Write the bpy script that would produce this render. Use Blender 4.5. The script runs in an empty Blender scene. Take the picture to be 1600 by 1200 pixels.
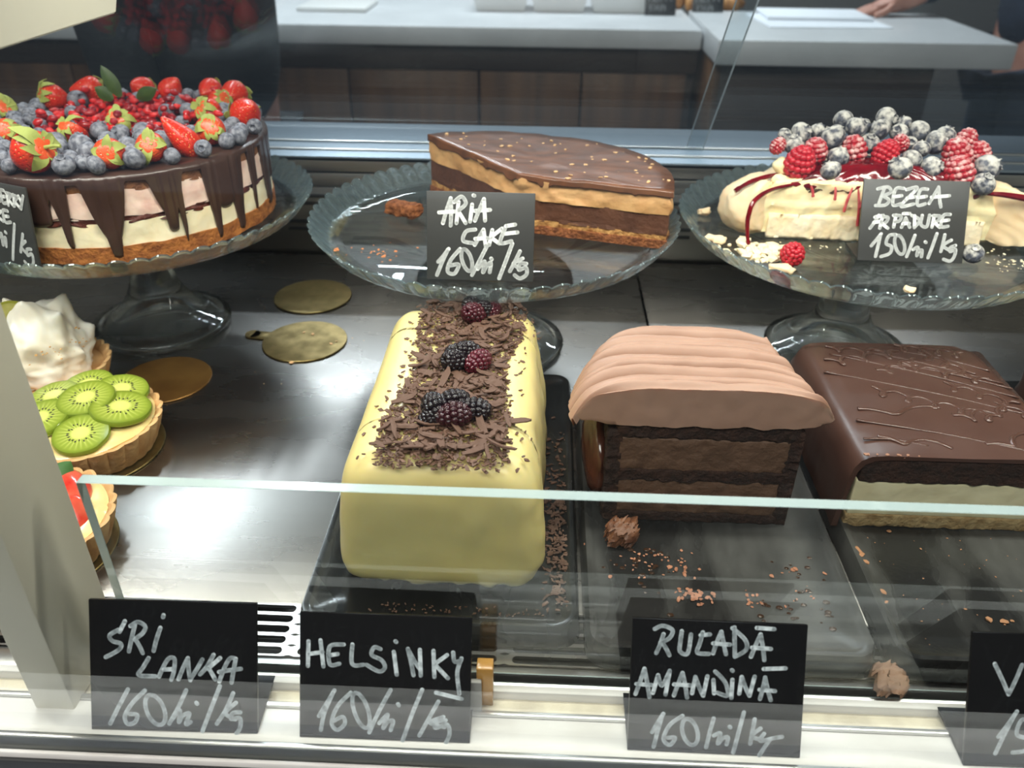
import bpy, bmesh, math, random
from math import sin, cos, pi, radians, sqrt, atan2
from mathutils import Vector, Matrix, noise

C = bpy.context.scene.collection
SC = bpy.context.scene

# ------------------------------------------------------------------ camera
def make_camera():
    p, yw, r = radians(31.8), radians(2.1), radians(0.6)
    fw = Vector((-sin(yw) * cos(p), cos(yw) * cos(p), -sin(p)))
    rt = Vector((cos(yw), sin(yw), 0))
    up = rt.cross(fw)
    rt2 = rt * cos(r) + up * sin(r)
    up2 = up * cos(r) - rt * sin(r)
    m = Matrix((rt2, up2, -fw)).transposed().to_4x4()
    m.translation = (0, 0, 0.387)
    cd = bpy.data.cameras.new('camera')
    cd.sensor_fit = 'HORIZONTAL'; cd.sensor_width = 36; cd.lens = 36 * 1280 / 1600
    cd.clip_start = 0.02; cd.clip_end = 60
    cd.dof.use_dof = True; cd.dof.focus_distance = 0.53; cd.dof.aperture_fstop = 9.0
    co = bpy.data.objects.new('camera', cd); C.objects.link(co)
    co.matrix_world = m
    SC.camera = co
make_camera()

# ------------------------------------------------------------------ world, lights, exposure
w = bpy.data.worlds.new('daylight'); SC.world = w; w.use_nodes = True
w.node_tree.nodes['Background'].inputs[0].default_value = (0.62, 0.80, 1.0, 1)
w.node_tree.nodes['Background'].inputs[1].default_value = 0.22
SC.view_settings.view_transform = 'Standard'
SC.view_settings.look = 'None'
SC.view_settings.gamma = 1
SC.view_settings.use_curve_mapping = False
SC.view_settings.exposure = 0.0
SC.cycles.transparent_max_bounces = 40
SC.cycles.max_bounces = 14
SC.cycles.glossy_bounces = 6
SC.cycles.transmission_bounces = 12
SC.cycles.caustics_refractive = True
SC.cycles.caustics_reflective = False
SC.cycles.sample_clamp_indirect = 4.0

def area(name, loc, target, sx, sy, power, col):
    l = bpy.data.lights.new(name, 'AREA'); l.shape = 'RECTANGLE'; l.size = sx; l.size_y = sy
    l.energy = power; l.color = col
    o = bpy.data.objects.new(name, l); C.objects.link(o); o.location = loc
    o.rotation_euler = (Vector(target) - Vector(loc)).to_track_quat('-Z', 'Y').to_euler()
    return o
WARM = (1.0, 0.94, 0.84)
area('case_strip_light', (0.05, 0.47, 0.50), (0.05, 0.55, 0.0), 1.5, 0.03, 8.6, WARM)
area('ceiling_tube_light', (0.1, 3.3, 1.93), (0.1, 3.3, 0.0), 2.6, 0.08, 85.0, (0.92, 0.96, 1.0))
area('ceiling_tube_light', (-0.9, 2.2, 1.93), (-0.9, 2.2, 0.0), 0.08, 1.6, 40.0, (0.92, 0.96, 1.0))
area('customer_fill_light', (-0.2, -0.8, 1.7), (0, 0.3, 0.0), 1.8, 0.6, 44.0, (1.0, 0.96, 0.90))  # added fill from the customer side, stands in for shop daylight

area('added_shelf_fill', (0, 0.240, -0.012), (0, 0.19, -0.06), 2.0, 0.006, 2.6, (1.0, 0.98, 0.95))  # added unseen light, brightens the shelf mirrored in the front window

# ------------------------------------------------------------------ material helpers
def nodes(name):
    m = bpy.data.materials.new(name); m.use_nodes = True
    nt = m.node_tree; return m, nt, nt.nodes['Principled BSDF'], nt.nodes['Material Output']
def rgba(c): return (c[0], c[1], c[2], 1)
def srgb(*v):
    return tuple(((x / 255) / 12.92 if x / 255 <= 0.04045 else ((x / 255 + 0.055) / 1.055) ** 2.4) for x in v)
MATS = {}
def pmat(name, col, rough=0.5, metal=0.0, col2=None, scale=40, detail=4, ramp=(0.35, 0.65), bump=0.0, bscale=120, bdist=0.002,
         stretch=(1, 1, 1), bstretch=None, sss=0.0, sssr=(0.004, 0.002, 0.001), coat=0.0, spec=0.5, rough2=None, trans=0.0, vor=None):
    m, nt, b, out = nodes(name)
    N, L = nt.nodes, nt.links
    b.inputs['Base Color'].default_value = rgba(col)
    b.inputs['Roughness'].default_value = rough
    b.inputs['Metallic'].default_value = metal
    b.inputs['Specular IOR Level'].default_value = spec
    b.inputs['Coat Weight'].default_value = coat
    b.inputs['Coat Roughness'].default_value = 0.08
    b.inputs['Transmission Weight'].default_value = trans
    if sss:
        b.inputs['Subsurface Weight'].default_value = sss
        b.inputs['Subsurface Radius'].default_value = sssr
        b.inputs['Subsurface Scale'].default_value = 1.0
    tc = N.new('ShaderNodeTexCoord')
    def mapped(st):
        mp = N.new('ShaderNodeMapping'); mp.inputs['Scale'].default_value = st
        L.new(tc.outputs['Object'], mp.inputs['Vector']); return mp.outputs['Vector']
    if col2 is not None or rough2 is not None:
        n = N.new('ShaderNodeTexNoise'); n.inputs['Scale'].default_value = scale; n.inputs['Detail'].default_value = detail
        L.new(mapped(stretch), n.inputs['Vector'])
        mr = N.new('ShaderNodeMapRange'); mr.inputs[1].default_value = ramp[0]; mr.inputs[2].default_value = ramp[1]
        L.new(n.outputs['Fac'], mr.inputs[0])
        if col2 is not None:
            mx = N.new('ShaderNodeMix'); mx.data_type = 'RGBA'
            mx.inputs[6].default_value = rgba(col); mx.inputs[7].default_value = rgba(col2)
            L.new(mr.outputs[0], mx.inputs[0]); L.new(mx.outputs[2], b.inputs['Base Color'])
        if rough2 is not None:
            mm = N.new('ShaderNodeMapRange'); mm.inputs[3].default_value = rough; mm.inputs[4].default_value = rough2
            L.new(mr.outputs[0], mm.inputs[0]); L.new(mm.outputs[0], b.inputs['Roughness'])
    if bump:
        bp = N.new('ShaderNodeBump'); bp.inputs['Strength'].default_value = bump; bp.inputs['Distance'].default_value = bdist
        if vor:
            t = N.new('ShaderNodeTexVoronoi'); t.inputs['Scale'].default_value = vor
            L.new(mapped(bstretch or (1, 1, 1)), t.inputs['Vector']); L.new(t.outputs['Distance'], bp.inputs['Height'])
        else:
            t = N.new('ShaderNodeTexNoise'); t.inputs['Scale'].default_value = bscale; t.inputs['Detail'].default_value = 5
            L.new(mapped(bstretch or (1, 1, 1)), t.inputs['Vector']); L.new(t.outputs['Fac'], bp.inputs['Height'])
        L.new(bp.outputs[0], b.inputs['Normal'])
    MATS[name] = m
    return m

def thin_glass(name, tint, edge=None, ior=1.5, boost=1.0):
    """A pane: light passes straight, each face mirrors by Fresnel."""
    m, nt, b, out = nodes(name); N, L = nt.nodes, nt.links
    N.remove(b)
    g = N.new('ShaderNodeNewGeometry')
    mi = N.new('ShaderNodeMix'); mi.data_type = 'FLOAT'
    mi.inputs[2].default_value = ior; mi.inputs[3].default_value = 1 / ior
    L.new(g.outputs['Backfacing'], mi.inputs[0])
    f = N.new('ShaderNodeFresnel'); L.new(mi.outputs[0], f.inputs['IOR'])
    t = N.new('ShaderNodeBsdfTransparent'); t.inputs[0].default_value = rgba(tint)
    if edge is not None:
        lw = N.new('ShaderNodeLayerWeight'); lw.inputs['Blend'].default_value = 0.25
        mx = N.new('ShaderNodeMix'); mx.data_type = 'RGBA'
        mx.inputs[6].default_value = rgba(tint); mx.inputs[7].default_value = rgba(edge)
        L.new(lw.outputs['Facing'], mx.inputs[0]); L.new(mx.outputs[2], t.inputs[0])
    s = N.new('ShaderNodeBsdfGlossy'); s.inputs['Roughness'].default_value = 0.0
    s.inputs['Color'].default_value = (0.95, 0.98, 1, 1)
    x = N.new('ShaderNodeMixShader')
    L.new(f.outputs[0], x.inputs[0]); L.new(t.outputs[0], x.inputs[1]); L.new(s.outputs[0], x.inputs[2])
    L.new(x.outputs[0], out.inputs['Surface'])
    MATS[name] = m
    return m
def solid_glass(name, tint):
    m, nt, b, out = nodes(name); N, L = nt.nodes, nt.links
    N.remove(b)
    g = N.new('ShaderNodeBsdfGlass'); g.inputs['Color'].default_value = rgba(tint); g.inputs['IOR'].default_value = 1.47
    g.inputs['Roughness'].default_value = 0.0
    L.new(g.outputs[0], out.inputs['Surface']); MATS[name] = m
    return m

# ------------------------------------------------------------------ object helpers
def thing(name, label, cat, loc=(0, 0, 0), rot=(0, 0, 0), group=None):
    o = bpy.data.objects.new(name, None); C.objects.link(o)
    o.empty_display_size = 0.02
    o.location = loc; o.rotation_euler = rot
    o['label'] = label; o['category'] = cat
    if group: o['group'] = group
    return o
def tag(o, label, cat, group=None, kind=None):
    o['label'] = label; o['category'] = cat
    if group: o['group'] = group
    if kind: o['kind'] = kind
    return o
def obj(name, bm, mat, parent=None, smooth=True, loc=(0, 0, 0), rot=(0, 0, 0), label=None, angle=40):
    if isinstance(bm, bmesh.types.BMesh):
        bmesh.ops.recalc_face_normals(bm, faces=bm.faces)
        me = bpy.data.meshes.new(name); bm.to_mesh(me); bm.free()
    else: me = bm
    if smooth:
        me.polygons.foreach_set('use_smooth', [True] * len(me.polygons))
        if angle is not None and angle < 180:
            me.set_sharp_from_angle(angle=radians(angle))
    for mm in (mat if isinstance(mat, (list, tuple)) else [mat]):
        if len(me.materials) < (len(mat) if isinstance(mat, (list, tuple)) else 1): me.materials.append(mm)
    o = bpy.data.objects.new(name, me); C.objects.link(o)
    if parent is not None: o.parent = parent
    o.location = loc; o.rotation_euler = rot
    if label: o['label'] = label
    return o
def struct(name, bm, mat, **k):
    o = obj(name, bm, mat, **k); o['kind'] = 'structure'; return o
def dup(o, parent=None, **kw):
    c = o.copy(); C.objects.link(c); c.parent = parent
    for k, v in kw.items(): setattr(c, k, v)
    for ch in o.children: dup(ch, c)
    return c

def BM(): return bmesh.new()
def box(bm, x0, x1, y0, y1, z0, z1, bev=0.0, seg=2):
    b2 = bmesh.new()
    bmesh.ops.create_cube(b2, size=1)
    for v in b2.verts:
        v.co = Vector(((x0 + x1) / 2 + v.co.x * (x1 - x0), (y0 + y1) / 2 + v.co.y * (y1 - y0), (z0 + z1) / 2 + v.co.z * (z1 - z0)))
    if bev: bmesh.ops.bevel(b2, geom=list(b2.edges), offset=bev, segments=seg, affect='EDGES', profile=0.5)
    merge(bm, b2); return bm
def merge(bm, b2):
    vm = {}
    for v in b2.verts: vm[v] = bm.verts.new(v.co)
    for f in b2.faces:
        try: bm.faces.new([vm[v] for v in f.verts]).material_index = f.material_index
        except ValueError: pass
    b2.free()
def grid(bm, nu, nv, fn, closeu=False, closev=False):
    """fn(i, j) -> co for i in range(nu), j in range(nv); returns vert table"""
    V = [[bm.verts.new(fn(i, j)) for j in range(nv)] for i in range(nu)]
    for i in range(nu if closeu else nu - 1):
        for j in range(nv if closev else nv - 1):
            a, b_, c_, d = V[i][j], V[(i + 1) % nu][j], V[(i + 1) % nu][(j + 1) % nv], V[i][(j + 1) % nv]
            try: bm.faces.new((a, b_, c_, d))
            except ValueError: pass
    return V
def lathe(bm, prof, n=64, cx=0, cy=0, fn=None):
    """prof: list of (r, z); r = 0 at an end closes it. fn(a, r, z, k) -> (r, z) varies it."""
    rings = []
    for k, (r, z) in enumerate(prof):
        if r <= 1e-7: rings.append([bm.verts.new((cx, cy, z))]); continue
        ring = []
        for i in range(n):
            a = 2 * pi * i / n
            rr, zz = fn(a, r, z, k) if fn else (r, z)
            ring.append(bm.verts.new((cx + rr * cos(a), cy + rr * sin(a), zz)))
        rings.append(ring)
    for A, B in zip(rings, rings[1:]):
        for i in range(n):
            j = (i + 1) % n
            if len(A) == 1 and len(B) == 1: continue
            if len(A) == 1: bm.faces.new((A[0], B[i], B[j]))
            elif len(B) == 1: bm.faces.new((A[i], B[0], A[j]))
            else: bm.faces.new((A[i], B[i], B[j], A[j]))
    return bm
def tube(bm, pts, r, n=8, cap=True):
    pts = [Vector(p) for p in pts]
    rs = r if isinstance(r, (list, tuple)) else [r] * len(pts)
    rings = []; up = Vector((0, 0, 1))
    prev = None
    for k, p in enumerate(pts):
        d = (pts[min(k + 1, len(pts) - 1)] - pts[max(k - 1, 0)]).normalized()
        s = d.cross(up)
        if s.length < 1e-3: s = d.cross(Vector((0, 1, 0)))
        s.normalize(); t = s.cross(d)
        rings.append([bm.verts.new(p + (s * cos(2 * pi * i / n) + t * sin(2 * pi * i / n)) * rs[k]) for i in range(n)])
    for A, B in zip(rings, rings[1:]):
        for i in range(n): bm.faces.new((A[i], A[(i + 1) % n], B[(i + 1) % n], B[i]))
    if cap:
        bm.faces.new(rings[0][::-1]); bm.faces.new(rings[-1])
    return bm
def ns(p, s=1.0, o=0): return noise.noise(Vector(p) * s + Vector((o, o * 1.7, -o)))
def fbm(p, s=1.0, o=0, oct=3):
    return sum(noise.noise(Vector(p) * s * 2 ** k + Vector((o + k * 9.1, o * 1.7, -o))) / 2 ** k for k in range(oct))
def rbox(sx, sy, sz, r, cell, fn=None, seg=4):
    """A box with rounded edges on a fine grid, standing on z = 0, centred in x and y; fn(co) -> co shapes it."""
    h = Vector((sx / 2, sy / 2, sz / 2))
    r = min(r, h.x, h.y, h.z)
    def lines(hh):
        a = [-hh + r * (1 - cos(pi / 2 * k / seg)) * 1.0 for k in range(seg)]
        n = max(2, int((2 * hh - 2 * r) / cell)); m = [-hh + r + (2 * hh - 2 * r) * k / n for k in range(n + 1)]
        return a + m + [-x for x in a[::-1]]
    X, Y, Z = lines(h.x), lines(h.y), lines(h.z)
    bm = bmesh.new(); cache = {}
    def vert(x, y, z):
        key = (round(x, 6), round(y, 6), round(z, 6))
        if key not in cache:
            p = Vector((x, y, z)); q = Vector((max(-(h.x - r), min(h.x - r, x)), max(-(h.y - r), min(h.y - r, y)), max(-(h.z - r), min(h.z - r, z))))
            d = p - q
            co = q + d.normalized() * r if d.length > 1e-9 else p
            co = co + Vector((0, 0, h.z))
            cache[key] = bm.verts.new(fn(co) if fn else co)
        return cache[key]
    def face(a, b_, mk):
        for i in range(len(a) - 1):
            for j in range(len(b_) - 1):
                q = [mk(a[i], b_[j]), mk(a[i + 1], b_[j]), mk(a[i + 1], b_[j + 1]), mk(a[i], b_[j + 1])]
                vs = []
                for v in q:
                    vv = vert(*v)
                    if vv not in vs: vs.append(vv)
                if len(vs) >= 3:
                    try: bm.faces.new(vs)
                    except ValueError: pass
    for s in (-1, 1):
        face(X, Y, lambda x, y: (x, y, s * h.z)); face(X, Z, lambda x, z: (x, s * h.y, z)); face(Y, Z, lambda y, z: (s * h.x, y, z))
    return bm
def ball(r, n=16, m=10, fn=None):
    bm = bmesh.new()
    bmesh.ops.create_uvsphere(bm, u_segments=n, v_segments=m, radius=r)
    if fn:
        for v in bm.verts: v.co = fn(v.co.copy())
    return bm
def prism(bm, pts, z0, z1):
    a = [bm.verts.new((p[0], p[1], z0)) for p in pts]; b_ = [bm.verts.new((p[0], p[1], z1)) for p in pts]
    bm.faces.new(a[::-1]); bm.faces.new(b_)
    for i in range(len(pts)): bm.faces.new((a[i], a[(i + 1) % len(pts)], b_[(i + 1) % len(pts)], b_[i]))
def crumb(bm, p, s, rng, flat=1.0):
    b2 = bmesh.new(); bmesh.ops.create_icosphere(b2, subdivisions=1, radius=1)
    ph = rng.random() * 100
    M = Matrix.Rotation(rng.random() * 6.3, 3, 'Z') @ Matrix.Rotation((rng.random() - .5) * 2 * (flat >= 1), 3, 'X')
    f = (s * rng.uniform(.7, 1.3), s * rng.uniform(.5, 1.0), s * rng.uniform(.4, .8) * flat)
    for v in b2.verts:
        k = 1 + .5 * noise.noise(v.co * 1.7 + Vector((ph, 0, 0)))
        v.co = M @ Vector((v.co.x * f[0] * k, v.co.y * f[1] * k, v.co.z * f[2] * k)) + Vector(p) + Vector((0, 0, f[2] * .8))
    merge(bm, b2)
# ------------------------------------------------------------------ materials of the case
STEEL = pmat('brushed_steel', (0.31, 0.295, 0.284), 0.25, 1.0, col2=(0.285, 0.272, 0.262), scale=9, rough2=0.30, bump=0.08, bscale=800,
             bdist=0.0006, bstretch=(0.004, 1, 1), stretch=(1, 3, 1))
STEELB = pmat('back_steel', (0.36, 0.345, 0.32), 0.32, 1.0, bump=0.08, bscale=700, bdist=0.0006, bstretch=(0.02, 1, 1))
SILL = pmat('sill_steel', (0.20, 0.245, 0.29), 0.40, 0.85, bump=0.05, bscale=500, bdist=0.0006, bstretch=(0.02, 1, 1))
ALU = pmat('aluminium', (0.62, 0.62, 0.61), 0.28, 1.0)
DARK = pmat('dark_gasket', (0.012, 0.013, 0.015), 0.5)
WHITE = pmat('white_enamel', srgb(226, 224, 220), 0.32, col2=srgb(214, 211, 206), scale=20)
POST = pmat('beige_enamel', srgb(196, 192, 176), 0.38)
CREAMSTRIP = pmat('cream_strip', srgb(225, 216, 192), 0.45, col2=srgb(200, 190, 168), scale=60, bump=0.3, bscale=300)
PANE = thin_glass('clear_pane', (0.97, 0.985, 0.98))
PANEREAR = thin_glass('rear_pane', (0.90, 0.93, 0.94))
m, nt, b_, out_ = nodes('polished_glass_edge')
b_.inputs['Base Color'].default_value = (0.60, 0.74, 0.74, 1); b_.inputs['Roughness'].default_value = 0.18
b_.inputs['Transmission Weight'].default_value = 0.45; b_.inputs['Coat Weight'].default_value = 0.6
b_.inputs['IOR'].default_value = 1.5
GEDGE = m

# ------------------------------------------------------------------ room
FLOOR = pmat('floor_tile', srgb(62, 56, 50), 0.45, col2=srgb(50, 46, 42), scale=3)
WALL = pmat('wall_paint', srgb(96, 94, 92), 0.7)
CEIL = pmat('ceiling_paint', srgb(120, 122, 124), 0.8)
ZF = -0.90
bm = box(BM(), -3.6, 3.6, -3.2, 4.6, ZF - .05, ZF); struct('floor', bm, FLOOR)
bm = box(BM(), -3.6, 3.6, 4.5, 4.6, ZF, 2.0); struct('wall_back', bm, WALL)
bm = box(BM(), -3.7, -3.6, -3.2, 4.6, ZF, 2.0); struct('wall_left', bm, WALL)
bm = box(BM(), 3.6, 3.7, -3.2, 4.6, ZF, 2.0); struct('wall_right', bm, WALL)
bm = box(BM(), -3.7, 3.7, -3.2, 4.6, 2.0, 2.05); struct('ceiling', bm, CEIL)

# ------------------------------------------------------------------ display case
case = thing('display_case', 'steel and glass pastry display case holding all the cakes', 'display case', (0, 0.55, ZF))
def cp(name, bm, mat, **k):
    o = obj(name, bm, mat, case, **k); o.location = (0, -0.55, -ZF); return o
XL, XR = -1.05, 1.05
SEAM = 0.1105
bm = box(BM(), XL, SEAM - .001, 0.356, 0.905, -0.004, 0.0, .0008); cp('deck_panel', bm, STEEL)
bm = box(BM(), SEAM + .001, XR, 0.356, 0.905, -0.004, 0.0, .0008); cp('deck_panel', bm, STEEL)
bm = box(BM(), XL, XR, 0.30, 0.905, -0.03, -0.02); cp('deck_underside', bm, DARK)
def stadium_strip(bm, x0, x1, y0, y1, L, gap, nrow, hw, shift=0.0):
    """sheet with rows of round-ended slots"""
    rowp = (y1 - y0) / nrow
    for r in range(nrow):
        ya, yb = y0 + r * rowp, y0 + (r + 1) * rowp; yc = (ya + yb) / 2
        x = -0.145 - L - gap / 2 + shift * r
        while x > x0: x -= L + gap
        while x < x1:
            xa, xb = x - gap / 2 + gap / 2, x + L + gap
            # slot from xa+gap/2 .. xb-gap/2
            sa, sb = xa + gap / 2 + hw, xb - gap / 2 - hw
            inn, outp = [], []
            N = 8
            for k in range(N + 1):
                a = pi / 2 + pi * k / N
                inn.append((sa + hw * cos(a), yc + hw * sin(a)))
                ex, ey = cos(a), sin(a); s = max(abs(ey) / ((yb - ya) / 2), abs(ex) / (sa - xa) if ex < 0 else 0, 1e-6)
                outp.append((sa + ex / s, yc + ey / s))
            for k in range(N + 1):
                a = -pi / 2 + pi * k / N
                inn.append((sb + hw * cos(a), yc + hw * sin(a)))
                ex, ey = cos(a), sin(a); s = max(abs(ey) / ((yb - ya) / 2), abs(ex) / (xb - sb) if ex > 0 else 0, 1e-6)
                outp.append((sb + ex / s, yc + ey / s))
            vi = [bm.verts.new((p[0], p[1], 0)) for p in inn]; vl = [bm.verts.new((p[0], p[1], -0.0025)) for p in inn]
            vo = [bm.verts.new((p[0], p[1], 0)) for p in outp]
            n = len(vi)
            for k in range(n):
                j = (k + 1) % n
                bm.faces.new((vi[k], vi[j], vo[j], vo[k])); bm.faces.new((vi[j], vi[k], vl[k], vl[j]))
            x += L + gap
    return bm
bm = stadium_strip(BM(), XL, XR, 0.316, 0.356, 0.054, 0.009, 5, 0.0027)
cp('slotted_air_grille', bm, STEEL, smooth=False)
# front edge, from the grille towards the customer
bm = box(BM(), XL, XR, 0.302, 0.316, -0.018, -0.001, .001); cp('glass_channel', bm, ALU)
bm = box(BM(), XL, XR, 0.2965, 0.3015, -0.016, 0.0015, .001); cp('channel_lip', bm, WHITE)
bm = box(BM(), XL, XR, 0.285, 0.2965, -0.02, -0.004, .001); cp('cream_strip', bm, CREAMSTRIP)
bm = box(BM(), XL, XR, 0.2815, 0.285, -0.02, 0.001, .0008); cp('metal_lip', bm, ALU)
bm = box(BM(), XL, XR, 0.2605, 0.2815, -0.02, -0.0002, .001); cp('front_ledge', bm, WHITE)
bm = box(BM(), XL, XR, 0.2565, 0.2605, -0.03, 0.0012, .001); cp('front_rail', bm, ALU)
bm = box(BM(), XL, XR, 0.2480, 0.2505, -0.03, 0.0005, .001); cp('front_frame', bm, WHITE)
bm = box(BM(), XL, XR, 0.2455, 0.2480, -0.03, -0.003, .0005); cp('black_gasket', bm, DARK)
REFLSHELF = pmat('reflection_shelf_white', srgb(232, 232, 230), 0.4)
bm = box(BM(), XL, XR, 0.168, 0.2455, -0.10, -0.06, .003); cp('reflection_shelf', bm, REFLSHELF)  # added unseen ledge, its bright top mirrors as a pale band over the tags
bm = box(BM(), XL, XR, 0.22, 0.905, ZF + 0.08, -0.03); cp('case_body', bm, pmat('case_cladding', srgb(70, 74, 80), 0.5))
bm = box(BM(), XL, XR, 0.27, 0.86, ZF, ZF + 0.08); cp('plinth', bm, DARK)
bm = box(BM(), XL, XR, 0.2505, 0.2565, -0.01, 0.46); cp('front_window', bm, PANE, smooth=False)
bm = box(BM(), -0.2235, XR, 0.3045, 0.3115, -0.001, 0.134, .0006)
lg = cp('inner_glass_panel', bm, [PANE, GEDGE], smooth=False)
for f in lg.data.polygons:
    if abs(f.normal.y) < 0.9: f.material_index = 1
# corner post and its bracket arm
bm = box(BM(), -0.268, -0.246, 0.275, 0.328, -0.001, 0.43, .0012); cp('corner_post', bm, POST)
bm = BM()
pts = [(0.328, 0.319), (0.495, 0.319), (0.5135, 0.345), (0.5135, 0.42), (0.328, 0.42)]
a = [bm.verts.new((-0.2575, p[0], p[1])) for p in pts]; b2 = [bm.verts.new((-0.2445, p[0], p[1])) for p in pts]
bm.faces.new(a); bm.faces.new(b2[::-1])
for i in range(5): bm.faces.new((a[i], b2[i], b2[(i + 1) % 5], a[(i + 1) % 5]))
bmesh.ops.bevel(bm, geom=list(bm.edges), offset=.0008, segments=2, affect='EDGES')
cp('bracket_arm', bm, POST)
bm = box(BM(), XL, XR, 0.40, 0.54, 0.515, 0.535, .003); cp('lamp_housing', bm, POST)
bm = box(BM(), XL, XR, 0.24, 0.60, 0.46, 0.466); cp('top_glass', bm, PANE, smooth=False)
bm = box(BM(), XL, XL + .02, 0.25, 0.90, 0, 0.46); cp('end_panel', bm, POST)
bm = box(BM(), XR - .02, XR, 0.25, 0.90, 0, 0.46); cp('end_panel', bm, POST)
# back wall of the well with long air slots
YB = 0.905
bm = BM()
zs = [0.0, 0.012, 0.016, 0.034, 0.038, 0.046, 0.050, 0.080, 0.085, 0.094, 0.0975, 0.1000, 0.1150]
bm = box(BM(), XL, XR, YB, YB + .006, 0.101, 0.117, .0008); cp('back_trim', bm, STEELB)
bm = box(BM(), XL, XR, YB + .002, YB + .006, 0.083, 0.0985, .0008); cp('back_trim', bm, STEELB)
bm = box(BM(), XL, XR, YB + .004, YB + .008, -0.004, 0.0815, .0006); bp = cp('back_panel', bm, STEELB)
bm = BM()
for zc in (0.071, 0.062, 0.040, 0.031):
    x = XL + 0.03
    while x < XR - .07:
        b2 = BM(); box(b2, x, x + 0.052, YB + .0032, YB + .0045, zc - .0022, zc + .0022, .0006); merge(bm, b2)
        x += 0.06
cp('air_slots', bm, DARK)['kind'] = 'stuff'
bm = box(BM(), XL, XR, YB + .006, YB + .02, -0.004, 0.112); cp('back_liner', bm, DARK)
bm = box(BM(), XL, XR, YB, 1.052, 0.1125, 0.1185, .001); cp('rear_sill', bm, SILL)
bm = box(BM(), XL, XR, 0.928, 0.933, 0.1185, 0.1205, .0006); cp('sliding_track', bm, ALU)
bm = box(BM(), XL, XR, 0.962, 0.967, 0.1185, 0.1205, .0006); cp('sliding_track', bm, ALU)
bm = box(BM(), XL, XR, 0.915, 1.045, ZF, 0.1125); cp('rear_cladding', bm, pmat('rear_cladding', srgb(60, 62, 66), 0.5))
# leaning sliding rear panes: the top leans towards the customer
def lean_pane(x0, x1, yb, name):
    bm = BM(); t = 0.005
    y0, z0, y1, z1 = yb, 0.119, yb - 0.30, 0.119 + 0.322
    n = Vector((0, -0.322, -0.30)).normalized() * -t
    P = [(x0, y0, z0), (x1, y0, z0), (x1, y1, z1), (x0, y1, z1)]
    a = [bm.verts.new(p) for p in P]; c = [bm.verts.new(Vector(p) + n) for p in P]
    bm.faces.new(a[::-1]); bm.faces.new(c)
    for i in range(4): bm.faces.new((a[i], a[(i + 1) % 4], c[(i + 1) % 4], c[i]))
    o = cp(name, bm, [PANEREAR, GEDGE2], smooth=False)
    for f in o.data.polygons:
        if abs(f.normal.x) > 0.9: f.material_index = 1
m, nt, b_, out_ = nodes('ground_glass_edge')
b_.inputs['Base Color'].default_value = (0.50, 0.56, 0.57, 1); b_.inputs['Roughness'].default_value = 0.5
b_.inputs['Transmission Weight'].default_value = 0.5
GEDGE2 = m
lean_pane(XL + .02, 0.182, 0.952, 'sliding_glass_door')
lean_pane(0.166, XR - .02, 0.965, 'sliding_glass_door')
# ------------------------------------------------------------------ glass cake stands
RIMG = thin_glass('stand_glass', (0.965, 0.985, 0.985), edge=(0.62, 0.76, 0.80))
def plate_glass(name, tint, solid=.62):
    m, nt, b, out = nodes(name); N, L = nt.nodes, nt.links; N.remove(b)
    g = N.new('ShaderNodeBsdfGlass'); g.inputs['Color'].default_value = rgba(tint); g.inputs['IOR'].default_value = 1.47; g.inputs['Roughness'].default_value = 0
    t = N.new('ShaderNodeBsdfTransparent'); t.inputs[0].default_value = (0.97, 0.985, 0.985, 1)
    x = N.new('ShaderNodeMixShader'); x.inputs[0].default_value = solid
    L.new(t.outputs[0], x.inputs[1]); L.new(g.outputs[0], x.inputs[2]); L.new(x.outputs[0], out.inputs['Surface']); MATS[name] = m; return m
PLATEG = plate_glass('pressed_plate_glass', (0.95, 0.99, 1.0))
RIMGL = plate_glass('pressed_rim_glass', (0.90, 0.98, 1.0))
_nt = RIMGL.node_tree; _o = _nt.nodes['Material Output']; _x = _o.inputs['Surface'].links[0].from_node
_d = _nt.nodes.new('ShaderNodeBsdfDiffuse'); _d.inputs[0].default_value = (.55, .72, .78, 1); _m = _nt.nodes.new('ShaderNodeMixShader'); _m.inputs[0].default_value = .06  # pale blue diffuse in the rim imitates light caught in the glass
_nt.links.new(_x.outputs[0], _m.inputs[1]); _nt.links.new(_d.outputs[0], _m.inputs[2]); _nt.links.new(_m.outputs[0], _o.inputs['Surface'])
STEMG = plate_glass('stem_glass', (0.97, 0.99, 0.99), .84)
PC = {'A': (-0.0424, 0.6959), 'L': (-0.3779, 0.7178), 'Z': (0.2845, 0.703)}
NL = 64
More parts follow.
